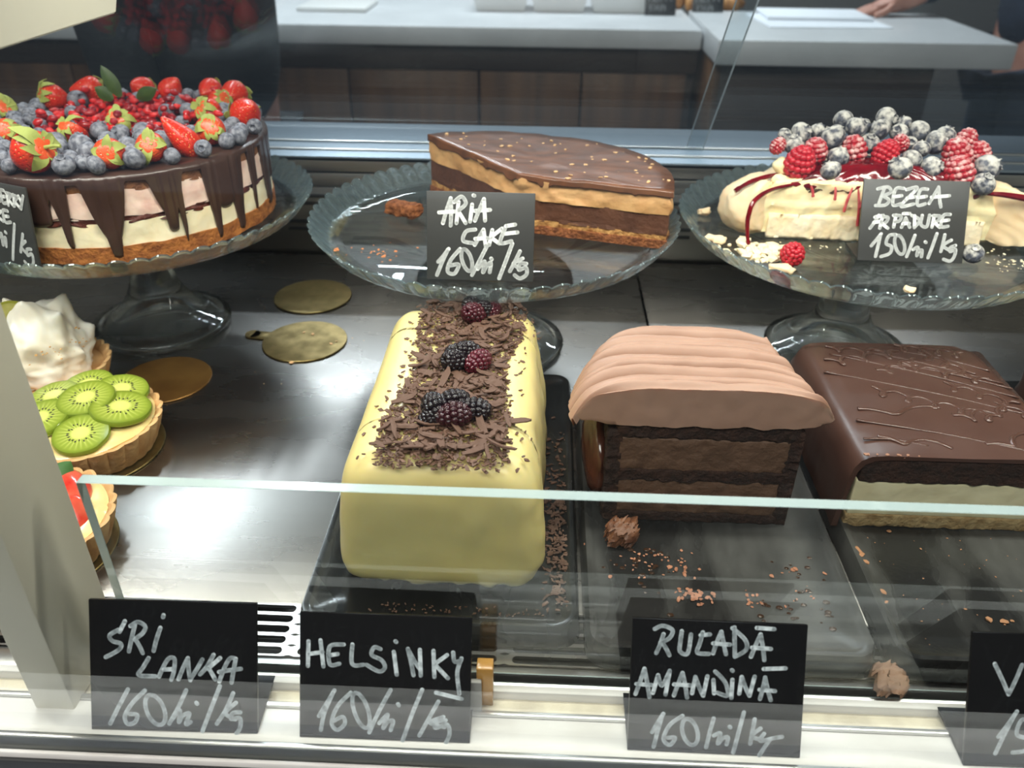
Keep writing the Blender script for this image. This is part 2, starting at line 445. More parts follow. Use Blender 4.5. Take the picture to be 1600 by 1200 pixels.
def plate_bm():
    bm = BM(); K = 8; n = NL * K
    def wall(i, t, outer):
        """t 0 bottom .. 1 rim"""
        a = 2 * pi * i / n; ph = (i % K) / K
        lobe = abs(sin(pi * ph)) ** 0.6
        r = 0.1475 + (0.1594 - 0.1475) * t ** 0.8 + 0.0034 * lobe * (0.25 + 0.75 * t)
        z = 0.1175 + (0.1350 - 0.1175) * t - 0.0044 * (1 - lobe) * t ** 3
        if not outer: r -= 0.0034 - 0.0012 * t; z += 0.0005 * (1 - t)
        return Vector((r * cos(a), r * sin(a), z))
    T = [0, .15, .3, .45, .6, .75, .88, 1]
    rings = []
    def ring(f): rings.append([bm.verts.new(f(i)) for i in range(n)])
    def flat(r, z): ring(lambda i: Vector((r * cos(2 * pi * i / n), r * sin(2 * pi * i / n), z)))
    flat(0.012, 0.1130); flat(0.060, 0.1130); flat(0.132, 0.1132); flat(0.1425, 0.1145)
    for t in T: ring(lambda i: wall(i, t, True))
    ring(lambda i: (wall(i, 1, True) + wall(i, 1, False)) / 2 + Vector((0, 0, 0.0009)))
    for t in T[::-1]: ring(lambda i: wall(i, t, False))
    flat(0.1405, 0.1190); flat(0.1385, 0.1183); flat(0.1330, 0.1183); flat(0.1310, 0.1190); flat(0.060, 0.1190); flat(0.012, 0.1190)
    for A, B in zip(rings, rings[1:]):
        for i in range(n):
            j = (i + 1) % n; bm.faces.new((A[i], A[j], B[j], B[i]))
    bm.faces.new(rings[0][::-1]); bm.faces.new(rings[-1])
    return bm
def pedestal_bm():
    prof = [(0, 0.1130), (0.0235, 0.1130), (0.0240, 0.1105), (0.0190, 0.1075), (0.0150, 0.1035), (0.0135, 0.097), (0.0140, 0.088), (0.0165, 0.081),
            (0.0172, 0.076), (0.0155, 0.072), (0.0150, 0.069), (0.0175, 0.064), (0.0195, 0.060), (0.0205, 0.055), (0.023, 0.046), (0.0275, 0.036),
            (0.0335, 0.027), (0.040, 0.0195), (0.048, 0.0140), (0.056, 0.0108), (0.0615, 0.0100), (0.0645, 0.0085), (0.0660, 0.0055), (0.0655, 0.0025), (0.0635, 0.0),
            (0.0585, 0.0), (0.0560, 0.0020), (0.046, 0.0050), (0.034, 0.011), (0.022, 0.020), (0.010, 0.028), (0, 0.030)]
    return lathe(BM(), prof, 72)
LBL = {'L': 'glass cake stand with scalloped rim under the chocolate drip berry cake',
       'A': 'glass cake stand with scalloped rim under the cut layered mousse cake',
       'Z': 'glass cake stand with scalloped rim under the cut meringue berry cake'}
st = thing('cake_stand', LBL['L'], 'cake stand', (*PC['L'], 0), group='glass cake stands on the steel deck')
pl = obj('plate', plate_bm(), [PLATEG, RIMGL], st, angle=60)
for f in pl.data.polygons:
    if math.hypot(f.center.x, f.center.y) > .1445: f.material_index = 1
st['kind'] = 'thing'; obj('pedestal', pedestal_bm(), STEMG, st, angle=180)
for k in 'AZ':
    s = dup(st); s.location = (*PC[k], 0); s['label'] = LBL[k]
    s.rotation_euler = (0, 0, 0.03)

# ------------------------------------------------------------------ price tags
TAGB = pmat('matt_black_board', (0.013, 0.013, 0.014), 0.38, col2=(0.020, 0.020, 0.021), scale=30)
TAGW = pmat('black_acrylic', (0.006, 0.006, 0.007), 0.22, spec=0.15)
TAGU = pmat('grey_board', (0.038, 0.038, 0.037), 0.45)
INK = pmat('white_chalk_marker', (0.80, 0.81, 0.80), 0.6, col2=(0.62, 0.64, 0.64), scale=400, ramp=(0.4, 0.7))
INK2 = pmat('thin_chalk_marker', (0.85, 0.92, 0.96), 0.6, col2=(0.34, 0.39, 0.42), scale=330, ramp=(0.38, 0.72), detail=6)
def smooth_path(p, n=6):
    if len(p) < 3: return [Vector(q) for q in p]
    P = [Vector(q) for q in p]; out = []
    for i in range(len(P) - 1):
        a, b, c, d = P[max(i - 1, 0)], P[i], P[i + 1], P[min(i + 2, len(P) - 1)]
        for k in range(n):
            t = k / n
            out.append(0.5 * ((2 * b) + (c - a) * t + (2 * a - 5 * b + 4 * c - d) * t * t + (3 * b - a - 3 * c + d) * t ** 3))
    out.append(P[-1]); return out
def ell(cx, cy, rx, ry, sl=0.0):
    return [(cx + rx * cos(a) - sl * ry * sin(a), cy + ry * sin(a)) for a in [pi * 2 * k / 10 - 1.2 for k in range(11)]]
def lettering_bm(strokes, q, W, H, wid, eps=0.0004):
    """strokes in sketch units; q = TL, TR, BL of the board in the same units"""
    TL, TR, BL = (Vector(v) for v in q); ex, ey = TR - TL, BL - TL
    det = ex.x * ey.y - ex.y * ey.x
    bm = BM()
    def uv(p):
        d = Vector(p) - TL
        return Vector(((d.x * ey.y - d.y * ey.x) / det * W, (1 - (ex.x * d.y - ex.y * d.x) / det) * H))
    def disc(c, r, z):
        vs = [bm.verts.new((c.x + r * cos(2 * pi * i / 10), -z, c.y + r * sin(2 * pi * i / 10))) for i in range(10)]
        bm.faces.new(vs)
    for si, s in enumerate(strokes):
        z = eps + 0.00004 * (si % 5)
        pts = [uv(p) for p in (smooth_path(s) if len(s) > 1 else s)]
        pts = [p for p in pts if 0 <= p.x <= W and 0 <= p.y <= H]
        if not pts: continue
        r = wid / 2
        if len(pts) == 1: disc(pts[0], r * 1.1, z); continue
        disc(pts[0], r, z); disc(pts[-1], r, z)
        for a, b in zip(pts, pts[1:]):
            d = (b - a)
            if d.length < 1e-6: continue
            n = Vector((-d.y, d.x)).normalized() * r
            bm.faces.new([bm.verts.new((p.x, -z, p.y)) for p in (a + n, a - n, b - n, b + n)])
            disc(b, r * .99, z)
    return bm
def price_tag(label, loc, W, H, lean, base, strokes, q, wid, mat, ink, rz=0.0, group='handwritten black price tags'):
    t = thing('price_tag', label, 'price tag', loc, (0, 0, rz), group)
    M = Matrix.Rotation(-lean, 4, 'X')
    th = 0.0022
    bm = BM(); box(bm, 0, W, 0, th, 0, H, .0004)
    bm.transform(M); bo = obj('board', bm, mat, t)
    bm = BM(); box(bm, 0, W, 0.0008, base, 0.0, 0.002, .0003); obj('foot', bm, mat, t)
    bm = lettering_bm(strokes, q, W, H, wid); bm.transform(M)
    obj('lettering', bm, ink, bo, smooth=False, label='white handwritten lettering')
    return t
Q1 = ((455, 235), (1300, 255), (458, 888))
S1 = [[(640, 342), (612, 395)], [(606, 385), (562, 412), (575, 440), (618, 455), (606, 485), (540, 521)], [(690, 360), (672, 430), (658, 492)],
      [(668, 366), (706, 346), (742, 368), (728, 402), (686, 432)], [(690, 430), (712, 465), (728, 500)], [(818, 375), (800, 425), (782, 490)], [(835, 312), (832, 322)],
      [(757, 525), (728, 572), (706, 610), (790, 616)], [(808, 618), (838, 555), (862, 525), (888, 530), (884, 590), (870, 634)], [(832, 582), (882, 580)],
      [(906, 632), (932, 570), (955, 525)], [(955, 525), (958, 580), (966, 636)], [(966, 632), (1000, 580), (1028, 532)],
      [(1085, 508), (1050, 568), (1016, 606)], [(1118, 524), (1055, 578)], [(1058, 572), (1092, 632)], [(1112, 642), (1140, 570), (1168, 526), (1196, 528)], [(1196, 528), (1184, 590), (1174, 648)], [(1112, 594), (1165, 585), (1222, 578)],
      [(650, 682), (604, 765), (557, 855)], [(735, 688), (672, 750), (632, 815), (644, 856), (682, 848), (694, 812), (655, 806)], ell(787, 785, 46, 76, -.28),
      [(945, 686), (905, 770), (857, 855)], [(872, 832), (912, 786), (906, 846), (925, 815), (960, 802), (942, 856), (966, 846)], [(996, 748), (1000, 754)],
      [(1115, 665), (1065, 790), (1020, 905)], [(1182, 700), (1144, 785), (1098, 855)], [(1196, 748), (1142, 800), (1192, 832)], [(1218, 796), (1180, 800), (1172, 830), (1216, 826), (1214, 880), (1182, 916)]]
Q2 = ((220, 325), (1080, 352), (218, 935))
S2 = [[(265, 465), (262, 585)], [(325, 460), (340, 587)], [(262, 527), (336, 517)], [(442, 480), (372, 490), (372, 575), (420, 573)], [(374, 532), (412, 526)],
      [(485, 480), (484, 574), (540, 578)], [(626, 502), (594, 494), (582, 530), (632, 556), (648, 592), (618, 610), (556, 578)], [(692, 515), (708, 626)], [(700, 464), (704, 468)],
      [(762, 500), (778, 560), (792, 628)], [(762, 502), (796, 560), (828, 605)], [(822, 505), (828, 630)], [(890, 510), (896, 636)], [(958, 530), (896, 574)], [(896, 574), (964, 642)],
      [(988, 518), (996, 562), (1028, 556)], [(1030, 546), (1010, 615), (1022, 718)], [(905, 712), (1034, 742)],
      [(318, 828), (360, 760), (396, 702)], [(390, 712), (346, 810), (328, 896)], [(478, 714), (412, 780), (382, 860), (410, 896), (448, 866), (438, 832), (394, 852)], ell(530, 800, 36, 86, -.30),
      [(678, 700), (622, 800), (572, 908)], [(622, 862), (664, 820), (642, 886), (664, 856), (692, 850), (680, 896)], [(716, 768), (720, 774)], [(836, 698), (786, 820), (740, 948)],
      [(918, 755), (872, 836), (824, 922)], [(944, 830), (876, 858), (950, 880)], [(956, 846), (908, 856), (906, 884), (962, 866), (976, 912), (956, 962)]]
Q3 = ((443, 207), (1310, 240), (418, 873))
S3 = [[(552, 260), (592, 244), (640, 266), (624, 306), (580, 328)], [(596, 285), (578, 340), (560, 380)], [(588, 325), (606, 352), (626, 390)], [(686, 270), (680, 320), (678, 370), (716, 380), (732, 286)],
      [(790, 275), (776, 330), (764, 376), (822, 382)], [(780, 290), (826, 286)], [(842, 380), (862, 320), (882, 272)], [(882, 272), (894, 330), (906, 384)], [(842, 330), (926, 336)],
      [(946, 250), (948, 320), (950, 396)], [(936, 254), (1000, 312), (1006, 360), (956, 394)], [(1030, 396), (1052, 340), (1076, 284)], [(1076, 284), (1088, 350), (1096, 412)], [(1034, 350), (1128, 356)], [(1056, 252), (1142, 258)],
      [(458, 586), (482, 520), (502, 458)], [(502, 458), (516, 530), (528, 602)], [(462, 535), (538, 540)], [(545, 580), (570, 490)], [(570, 490), (590, 542), (628, 468)], [(628, 468), (608, 588)],
      [(650, 592), (672, 530), (692, 478)], [(692, 478), (706, 540), (716, 602)], [(650, 536), (732, 540)], [(740, 580), (756, 498)], [(756, 498), (776, 550), (796, 592)], [(796, 592), (816, 494)],
      [(850, 580), (846, 512)], [(854, 470), (886, 500), (912, 540), (916, 590), (866, 576)], [(940, 510), (936, 602)], [(937, 463), (941, 467)], [(975, 580), (986, 496)], [(986, 496), (1006, 550), (1026, 590)], [(1026, 590), (1050, 494)],
      [(1078, 606), (1092, 550), (1102, 498)], [(1102, 498), (1116, 560), (1132, 612)], [(1075, 560), (1152, 566)], [(1094, 456), (1202, 452)],
      [(598, 684), (566, 736), (542, 778)], [(590, 700), (568, 780), (550, 852)], [(694, 694), (630, 742), (600, 812), (632, 842), (658, 806), (620, 806)], ell(732, 775, 38, 66, -.2),
      [(850, 705), (830, 780), (814, 852)], [(852, 792), (884, 780), (872, 832), (896, 806), (922, 800), (916, 836)], [(930, 746), (934, 750)], [(1000, 674), (974, 780), (950, 878)],
      [(1054, 708), (1042, 780), (1034, 832)], [(1084, 754), (1040, 794), (1098, 812)], [(1102, 780), (1084, 816), (1150, 802), (1192, 795)], [(1134, 806), (1104, 850), (1080, 890)]]
Q4 = ((918, 445), (1822, 478), (900, 1188))
S4 = [[(1036, 618), (1076, 700), (1115, 786)], [(1115, 786), (1148, 705), (1176, 624)], [(1228, 672), (1216, 800)],
      [(1162, 880), (1116, 956), (1072, 1022)], [(1152, 895), (1102, 1010), (1060, 1115)], [(1240, 930), (1188, 930), (1168, 1008), (1228, 1036), (1226, 1094), (1150, 1110)]]
QA = ((500, 320), (945, 333), (500, 685))
SA = [[(568, 452), (584, 396), (600, 350)], [(600, 350), (602, 410), (600, 462)], [(552, 408), (622, 404)], [(632, 365), (624, 452)], [(614, 366), (644, 344), (662, 372), (632, 400)], [(630, 400), (662, 452)], [(688, 376), (680, 446)], [(693, 339), (697, 341)],
      [(700, 442), (718, 396), (736, 354)], [(736, 354), (742, 442)], [(698, 402), (762, 398)], [(702, 478), (664, 486), (652, 524), (692, 534)], [(700, 542), (718, 510), (736, 478)], [(736, 478), (746, 546)], [(702, 516), (754, 514)],
      [(772, 480), (760, 542)], [(812, 474), (766, 510)], [(766, 510), (802, 536)], [(828, 464), (806, 532), (852, 526)], [(828, 464), (866, 458)], [(818, 496), (876, 490)],
      [(592, 558), (568, 590), (548, 612)], [(588, 562), (564, 615), (543, 668)], [(640, 558), (600, 606), (588, 652), (616, 662), (634, 624), (598, 628)], ell(668, 605, 20, 46, -.25),
      [(754, 540), (722, 605), (690, 668)], [(714, 642), (742, 610), (736, 656), (750, 630), (768, 616), (764, 656)], [(769, 598), (772, 602)], [(856, 536), (830, 610), (804, 682)],
      [(888, 568), (868, 612), (848, 652)], [(900, 598), (862, 620), (892, 640)], [(916, 620), (890, 620), (886, 646), (914, 636), (918, 664), (892, 682), (868, 668)]]
QZ = ((707, 395), (1288, 410), (672, 855))
SZ = [[(818, 445), (800, 496), (784, 545)], [(780, 452), (836, 442), (852, 470), (808, 492)], [(808, 492), (842, 514), (822, 542), (768, 545)], [(922, 450), (878, 454), (864, 540), (908, 535)], [(870, 496), (912, 490)],
      [(938, 456), (996, 448), (908, 546), (978, 536)], [(942, 502), (986, 496)], [(1052, 454), (1012, 460), (998, 540), (1042, 535)], [(1004, 500), (1046, 494)], [(1062, 532), (1088, 486), (1112, 442)], [(1112, 442), (1118, 500), (1126, 552)], [(1074, 498), (1172, 490)],
      [(788, 600), (764, 640), (740, 672)], [(766, 610), (812, 600)], [(760, 640), (802, 634)], [(808, 606), (794, 672)], [(800, 608), (838, 612), (826, 640), (800, 646)], [(804, 644), (838, 672)],
      [(882, 598), (870, 666)], [(868, 600), (908, 604), (902, 630), (874, 636)], [(914, 666), (926, 640), (936, 614)], [(936, 614), (946, 640), (958, 666)], [(920, 646), (956, 644)], [(922, 590), (958, 590)],
      [(984, 602), (984, 666)], [(970, 600), (1012, 626), (984, 668)], [(1026, 600), (1020, 650), (1052, 662), (1066, 598)], [(1092, 600), (1080, 666)], [(1084, 602), (1122, 604), (1112, 630), (1084, 636)], [(1088, 634), (1122, 666)],
      [(1178, 594), (1142, 600), (1130, 660), (1168, 660)], [(1136, 630), (1172, 625)], [(802, 704), (772, 742), (748, 772)], [(798, 710), (786, 770), (772, 832)], [(882, 708), (846, 714), (830, 758), (860, 776), (850, 814), (802, 832)],
      ell(905, 765, 26, 54, -.2), [(988, 712), (966, 775), (944, 832)], [(980, 792), (1006, 780), (1000, 826), (1012, 802), (1028, 796), (1026, 832)], [(1045, 748), (1049, 752)], [(1108, 702), (1086, 770), (1062, 838)],
      [(1152, 708), (1142, 760), (1132, 802)], [(1188, 738), (1144, 770), (1192, 800)], [(1212, 768), (1184, 780), (1184, 802), (1212, 790), (1206, 830), (1184, 856), (1148, 846)]]
QL = ((-270, 140), (270, 163), (-310, 575))
SL = [[(6, 195), (-2, 255)], [(32, 198), (0, 222)], [(0, 222), (32, 252)], [(58, 196), (50, 252)], [(50, 198), (82, 200), (60, 222), (88, 240), (54, 252)], [(122, 190), (98, 194), (94, 252), (126, 250)], [(96, 222), (122, 220)],
      [(142, 200), (130, 262)], [(136, 200), (168, 206), (140, 230)], [(140, 230), (166, 262)], [(184, 205), (172, 262)], [(178, 206), (208, 214), (180, 236)], [(180, 236), (208, 268)], [(220, 208), (228, 238)], [(252, 204), (232, 238), (214, 272)],
      [(-6, 300), (2, 352)], [(32, 294), (20, 352)], [(62, 300), (24, 326)], [(24, 326), (58, 352)], [(112, 294), (78, 296), (74, 352), (114, 350)], [(76, 324), (106, 322)],
      [(-12, 452), (20, 420), (8, 482), (24, 450), (42, 440), (30, 486)], [(53, 408), (57, 412)], [(136, 358), (94, 455), (54, 552)], [(178, 404), (154, 452), (128, 502)], [(182, 440), (142, 472), (164, 502)],
      [(208, 478), (178, 484), (172, 514), (206, 504), (198, 552), (164, 576), (138, 552)]]
LN = radians(27)
price_tag('black tag reading SRI LANKA 160 lei per kg beside the beige post', (-0.2311, 0.2634, 0), .0886, .071, LN, .036, S1, Q1, .0023, TAGW, INK2, .018)
price_tag('black tag reading HELSINKY 160 lei per kg in front of the yellow loaf', (-0.1199, 0.2642, 0), .0900, .068, LN, .034, S2, Q2, .0022, TAGW, INK2, .007)
price_tag('black tag reading RULADA AMANDINA 160 lei per kg under the tray', (0.0524, 0.2650, 0), .0892, .071, LN, .034, S3, Q3, .0022, TAGW, INK2, -.005)
price_tag('black tag with a V and 15 cut off at the right edge', (0.2246, 0.2643, 0), .0880, .071, LN, .034, S4, Q4, .0022, TAGW, INK2, .008)
price_tag('black tag reading ARIA CAKE 160 lei per kg on the middle stand', (-0.0886, 0.5824, .1196), .0826, .067, radians(16), .03, SA, QA, .0030, TAGU, INK, -.01)
price_tag('black tag reading BEZEA FR PADURE 150 lei per kg before the meringue cake', (0.2608, 0.6407, .1196), .0850, .066, radians(24), .034, SZ, QZ, .0027, TAGU, INK, -.015)
price_tag('black tag reading BERRY CAKE by the chocolate drip cake, partly out of frame', (-0.4715, 0.6075, .1196), .0860, .066, radians(7), .009, SL, QL, .0028, TAGU, INK, -.38)
# small amber acrylic clip standing behind the HELSINKY tag
h = thing('tag_clip', 'small amber and grey clip behind the HELSINKY price tag', 'clip', (-0.024, 0.288, 0))
obj('amber_block', box(BM(), -.004, .005, 0, .008, 0.0, .030, .0008), pmat('amber_acrylic', srgb(190, 140, 70), 0.2, coat=.5), h)
obj('grey_plate', box(BM(), -.012, -.001, -.004, -.001, 0.0, .024, .0006), pmat('grey_plastic', srgb(150, 148, 144), 0.4), h)
BLUE=[(-0.3716,0.6446,0.0096),(-0.3618,0.5975,0.0086),(-0.3398,0.6022,0.0075),(-0.3519,0.6082,0.0071),(-0.3913,0.6470,0.0076),(-0.3165,0.6167,0.0085),(-0.3375,0.6511,0.0084),(-0.3778,0.6911,0.0089),(-0.3600,0.6890,0.0079),(-0.3417,0.6906,0.0088),(-0.3185,0.6735,0.0077),(-0.4341,0.6437,0.0067),(-0.4215,0.6174,0.0062),(-0.4051,0.5987,0.0062),(-0.4691,0.7463,0.0076),(-0.4820,0.7544,0.0077),(-0.4821,0.7808,0.0075),(-0.4385,0.7599,0.0067),(-0.4255,0.7551,0.0062),(-0.4515,0.7416,0.0062),(-0.4348,0.8255,0.0073),(-0.4503,0.7962,0.0096),(-0.3956,0.8057,0.0081),(-0.4228,0.8311,0.0069),(-0.3924,0.6993,0.0063),(-0.4177,0.7149,0.0062),(-0.4455,0.7163,0.0062),(-0.4268,0.6821,0.0066),(-0.4116,0.6717,0.0062),(-0.4618,0.8063,0.0068),(-0.4885,0.7695,0.0065),(-0.3111,0.6610,0.0078),(-0.2933,0.6317,0.0066),(-0.3259,0.6310,0.0079),(-0.2757,0.6517,0.0072),(-0.3020,0.6972,0.0072),(-0.2649,0.6763,0.0070),(-0.2597,0.6892,0.0080),(-0.2746,0.7212,0.0079),(-0.2883,0.7216,0.0069),(-0.3308,0.7654,0.0083),(-0.3569,0.7998,0.0092),(-0.3529,0.7676,0.0073),(-0.3243,0.7318,0.0065),(-0.3306,0.7927,0.0070),(-0.2561,0.7236,0.0069),(-0.2760,0.7847,0.0064),(-0.3886,0.8310,0.0067),(-0.3593,0.8383,0.0068),(-0.2965,0.7844,0.0064),(-0.3473,0.8360,0.0063),(-0.3617,0.6685,0.0076),(-0.4175,0.6438,0.0074),(-0.2884,0.7446,0.0076),(-0.4570,0.7003,0.0077),(-0.4826,0.6775,0.0072),(-0.4621,0.7330,0.0071),(-0.4935,0.7275,0.0072),(-0.4102,0.6311,0.0077),(-0.2718,0.7659,0.0090),(-0.3357,0.6755,0.0078),(-0.4769,0.7324,0.0074),(-0.4595,0.6592,0.0070),(-0.4851,0.6978,0.0087),(-0.2990,0.7696,0.0083),(-0.4661,0.6802,0.0090),(-0.4485,0.6332,0.0087),(-0.4300,0.6645,0.0073),(-0.3842,0.6649,0.0073),(-0.3594,0.6312,0.0086),(-0.4667,0.6406,0.0086),(-0.4664,0.7152,0.0083),(-0.3847,0.6234,0.0086),(-0.3011,0.6797,0.0072),(-0.4749,0.7671,0.0071),(-0.4743,0.6646,0.0081),(-0.4446,0.6902,0.0071),(-0.3449,0.6373,0.0076),(-0.2770,0.7056,0.0073),(-0.4308,0.6275,0.0079),(-0.4832,0.7142,0.0071),(-0.4070,0.6154,0.0081),(-0.4468,0.6511,0.0079),(-0.3562,0.6527,0.0075),(-0.4008,0.6603,0.0079),(-0.3661,0.6145,0.0075),(-0.2626,0.7055,0.0073)]
STRAW=[(-0.3874,0.6022,0.0165,'whole'),(-0.3345,0.6172,0.0120,'calyx'),(-0.3103,0.6355,0.0120,'calyx'),(-0.2933,0.6579,0.0145,'wedge'),(-0.2815,0.6873,0.0125,'calyx'),(-0.2664,0.7370,0.0140,'up'),(-0.3026,0.8113,0.0130,'up'),(-0.3332,0.8296,0.0120,'up'),(-0.3743,0.8361,0.0120,'up'),(-0.3051,0.7516,0.0125,'flat'),(-0.4480,0.8151,0.0135,'up'),(-0.4708,0.7930,0.0130,'flat'),(-0.4950,0.7450,0.0120,'flat'),(-0.3698,0.7112,0.0115,'flat'),(-0.3937,0.6799,0.0115,'flat'),(-0.4040,0.8353,0.0120,'up'),(-0.4493,0.6753,0.0110,'calyx'),(-0.3126,0.7939,0.0110,'calyx')]
